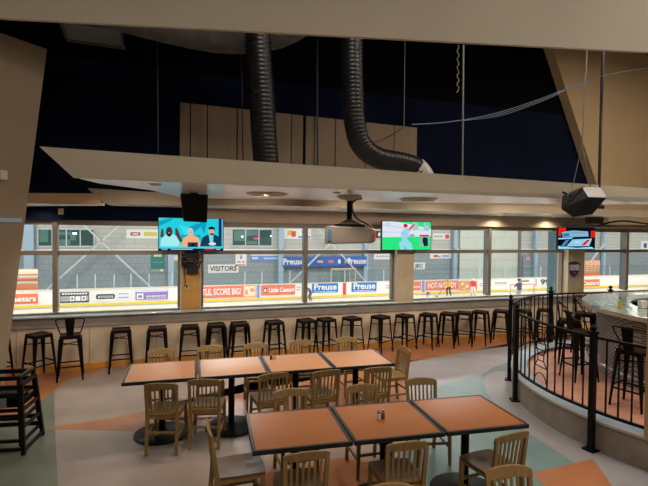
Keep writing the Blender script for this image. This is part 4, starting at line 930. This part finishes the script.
f.tube([(-w_, 0, 0), (-w_, 0, zt), (w_, 0, zt), (w_, 0, 0)], .04, 8); f.tube([(-w_, 0, zt), (-w_*.8, .7, zt*.9), (w_*.8, .7, zt*.9), (w_, 0, zt)], .03, 6)
for u in (-w_*.8, w_*.8): f.tube([(u, .7, 0), (u, .7, zt*.9)], .03, 6)
f.build('frame', 'p_cream', G); MB().box((0, .72, zt*.45), (w_*1.6, .02, zt*.85)).build('netting', glassmat('netting_mesh', (.88, .97, .94), .03), G)
tag(G, 'spare goal with pale green netting stored behind the rink boards', 'goal')
# ---- skaters
def figure(name, x, yf, ht, top, legs, label, lean=0, face=0, helmet='p_black', stick=False, arm='down', yclamp=BYY-.9):
    p = atz(x, yf, ICE)
    if p.y > yclamp: p = aty(x, 285, yclamp)
    s = ht/1.75
    J = {'pel': (0, 0, .95), 'ch': (0, lean*.30, 1.30), 'nk': (0, lean*.42, 1.46), 'hd': (0, lean*.5+.02, 1.58), 'ht': (0, lean*.52+.02, 1.70)}
    for sd, t in ((-1, 'l'), (1, 'r')):
        J['sh'+t] = (sd*.19, lean*.38, 1.40)
        if arm == 'out': J['el'+t] = (sd*.36, lean*.5+.12, 1.22); J['ha'+t] = (sd*.30+.25, lean*.6+.32, 1.12)
        else: J['el'+t] = (sd*.27, lean*.5+.08, 1.13); J['ha'+t] = (sd*.16, lean*.6+.30, .98)
        J['hp'+t] = (sd*.10, 0, .90); J['kn'+t] = (sd*.15, .12+lean*.12, .50); J['an'+t] = (sd*.17, -.03, .10); J['to'+t] = (sd*.19, .16, .05)
    E2 = [('pel', 'ch'), ('ch', 'nk'), ('nk', 'hd'), ('hd', 'ht')]+[e for t in 'lr' for e in (('ch', 'sh'+t), ('sh'+t, 'el'+t), ('el'+t, 'ha'+t), ('pel', 'hp'+t), ('hp'+t, 'kn'+t), ('kn'+t, 'an'+t), ('an'+t, 'to'+t))]
    rad = dict(pel=.16, ch=.18, nk=.07, hd=.10, ht=.085, sh=.09, el=.065, ha=.05, hp=.12, kn=.085, an=.06, to=.045)
    names = list(J); me = bpy.data.meshes.new('tmpf'); me.from_pydata([Vector(J[n]) for n in names], [(names.index(a), names.index(b)) for a, b in E2], [])
    o = bpy.data.objects.new('tmpf', me); C.objects.link(o)
    sk = o.modifiers.new('s', 'SKIN'); o.modifiers.new('u', 'SUBSURF').levels = 1
    for i, n in enumerate(names):
        r = rad.get(n) or rad.get(n[:2]); me.skin_vertices[0].data[i].radius = (r, r)
    me.skin_vertices[0].data[0].use_root = True
    dg = bpy.context.evaluated_depsgraph_get(); m2 = bpy.data.meshes.new_from_object(o.evaluated_get(dg)); C.objects.unlink(o); bpy.data.objects.remove(o)
    m2.materials.clear()
    for mm_ in (top, legs, 'skin', 'p_black'): m2.materials.append(M[mm_])
    for f in m2.polygons:
        z = f.center.z; f.material_index = 3 if z < .13 else 1 if z < .93 else 0 if z < 1.47 else 2; f.use_smooth = True
    Fg = empty('person', (p.x, p.y, ICE+.004), face); Fg.scale = (s, s, s)
    b = bpy.data.objects.new('body', m2); C.objects.link(b); b.parent = Fg
    if helmet:
        h_ = J['hd']; MB().lathe([(.135, 0), (.14, .05), (.12, .11), (.06, .15), (.01, .16)], c=(h_[0], h_[1], 1.60), n=14).build('helmet', helmet, Fg, smooth=True)
    if stick:
        q_ = J['har']; st_ = MB(); st_.bar((q_[0]-.1, q_[1]-.02, q_[2]+.25), (q_[0]+.5, q_[1]+.35, .06), .03, .03); st_.bar((q_[0]+.5, q_[1]+.35, .05), (q_[0]+.75, q_[1]+.38, .04), .03, .07)
        tag(st_.build('hockey_stick', 'p_black'), 'hockey stick held by the '+label.split(' on ')[0].split(' at ')[0], 'hockey stick').matrix_world = Matrix.Translation((p.x, p.y, ICE+.004)) @ Matrix.Rotation(face, 4, 'Z') @ Matrix.Scale(s, 4)
    return tag(Fg, label, 'person')
figure('p', 519, 303, 1.66, 'jersey_d', 'p_grey', 'person in a dark blue top standing at the far goal', face=PI*.1, helmet='p_black', arm='out')
figure('p', 311, 300, 1.05, 'jersey_d', 'jersey_d', 'small skater in dark clothes just right of the thick mullion', lean=.9, face=PI*.6, helmet='p_white')
figure('p', 449, 296, 1.32, 'jersey_y', 'p_black', 'crouching skater in a yellow jersey before the HOT-N-READY panel', lean=1.0, face=PI*.7, helmet='p_grey', stick=True)
figure('p', 473, 295.5, 1.3, 'p_red', 'p_white', 'skater in a red jersey beside the patterned board panel', lean=.7, face=PI*.8, helmet='p_white')
figure('p', 427, 299, .62, 'p_navy', 'p_grey', 'tiny crouching skater in navy right of the middle pillar', lean=1.0, face=PI, helmet='p_white')
# window reflection sticker on right window
# ================================================================ LIGHTS
def area(name, loc, sx, sy, pw, col=(1, 1, 1), rot=(0, 0, 0), spread=None, shape='RECTANGLE'):
    l = bpy.data.lights.new(name, 'AREA'); l.shape = shape; l.size = sx; l.size_y = sy; l.energy = pw; l.color = col
    if spread: l.spread = spread
    o = bpy.data.objects.new(name, l); C.objects.link(o); o.location = loc; o.rotation_euler = rot; return o
def spot(name, loc, pw, ang, col=(1, .85, .65), tgt=None, r=.05, blend=.6):
    l = bpy.data.lights.new(name, 'SPOT'); l.energy = pw; l.spot_size = math.radians(ang); l.spot_blend = blend; l.color = col; l.shadow_soft_size = r
    o = bpy.data.objects.new(name, l); C.objects.link(o); o.location = loc
    if tgt: o.rotation_euler = (Vector(tgt)-Vector(loc)).to_track_quat('-Z', 'Y').to_euler()
    return o
for X in (-22, -10, 2, 14, 26, 38, 50):
    for Y in (14, 21, 28): area('rink_lamp', (X, Y, 6.3), 4, 1.2, 520, (1, .99, .95))
# unseen fill lights behind the camera, and added ones over the dining floor
for X in (-2, 2, 6): area('hall_fill', (X, -1.8, 5.6), 1.0, 1.0, 95, (1, .89, .76))
for X in (1.5, 4.5): area('hall_fill', (X, 3.4, 6.6), .8, .8, 70, (1, .88, .72))
area('hall_fill', (9.5, 4.6, 6.6), .8, .8, 170, (1, .84, .64))  # extra light added for the right bulkhead
area('hall_fill', (5.5, 1.2, 6.6), .8, .8, 110, (1, .89, .78))  # extra light added for the dim right side of the room
for X in (-.1, .9, 1.9, 2.9, 4.1): spot('table_spot', (X, 5.5, 2.88), 45, 120, (1, .85, .68), (X, 5.6, 0))
for X, e in ((-2.0, 10), (6.95, 26), (8.45, 26)): spot('header_spot', (X, 8.62, 2.79), e, 150, (1, .86, .6), (X, 8.7, 0))
for X in (-.4, 1.2, 2.8, 4.4, 6.0): spot('stool_fill', (X, 6.15, 2.87), 75, 110, (1, .84, .66), (X, 8.3, .6))  # unseen spots added under the soffit to brighten the knee wall
for X in (-2.6, -.9, 7.6): spot('stool_fill', (X, 8.0 if X < 0 else 7.6, 2.79), 40, 140, (1, .84, .66), (X, 8.2, 0))
for a in (120, 180, 240): spot('bar_spot', (BX+1.9*math.cos(math.radians(a)), BY+1.9*math.sin(math.radians(a)), 4.6), 90, 110, (1, .87, .74), (BX+2.1*math.cos(math.radians(a)), BY+2.1*math.sin(math.radians(a)), 0))
w = bpy.data.worlds.new('world'); bpy.context.scene.world = w; w.use_nodes = True
w.node_tree.nodes['Background'].inputs[0].default_value = (.02, .02, .025, 1); w.node_tree.nodes['Background'].inputs[1].default_value = 1
vs_ = bpy.context.scene.view_settings; vs_.view_transform = 'Standard'; vs_.look = 'None'; vs_.gamma = 1; vs_.exposure = 0; vs_.use_curve_mapping = False
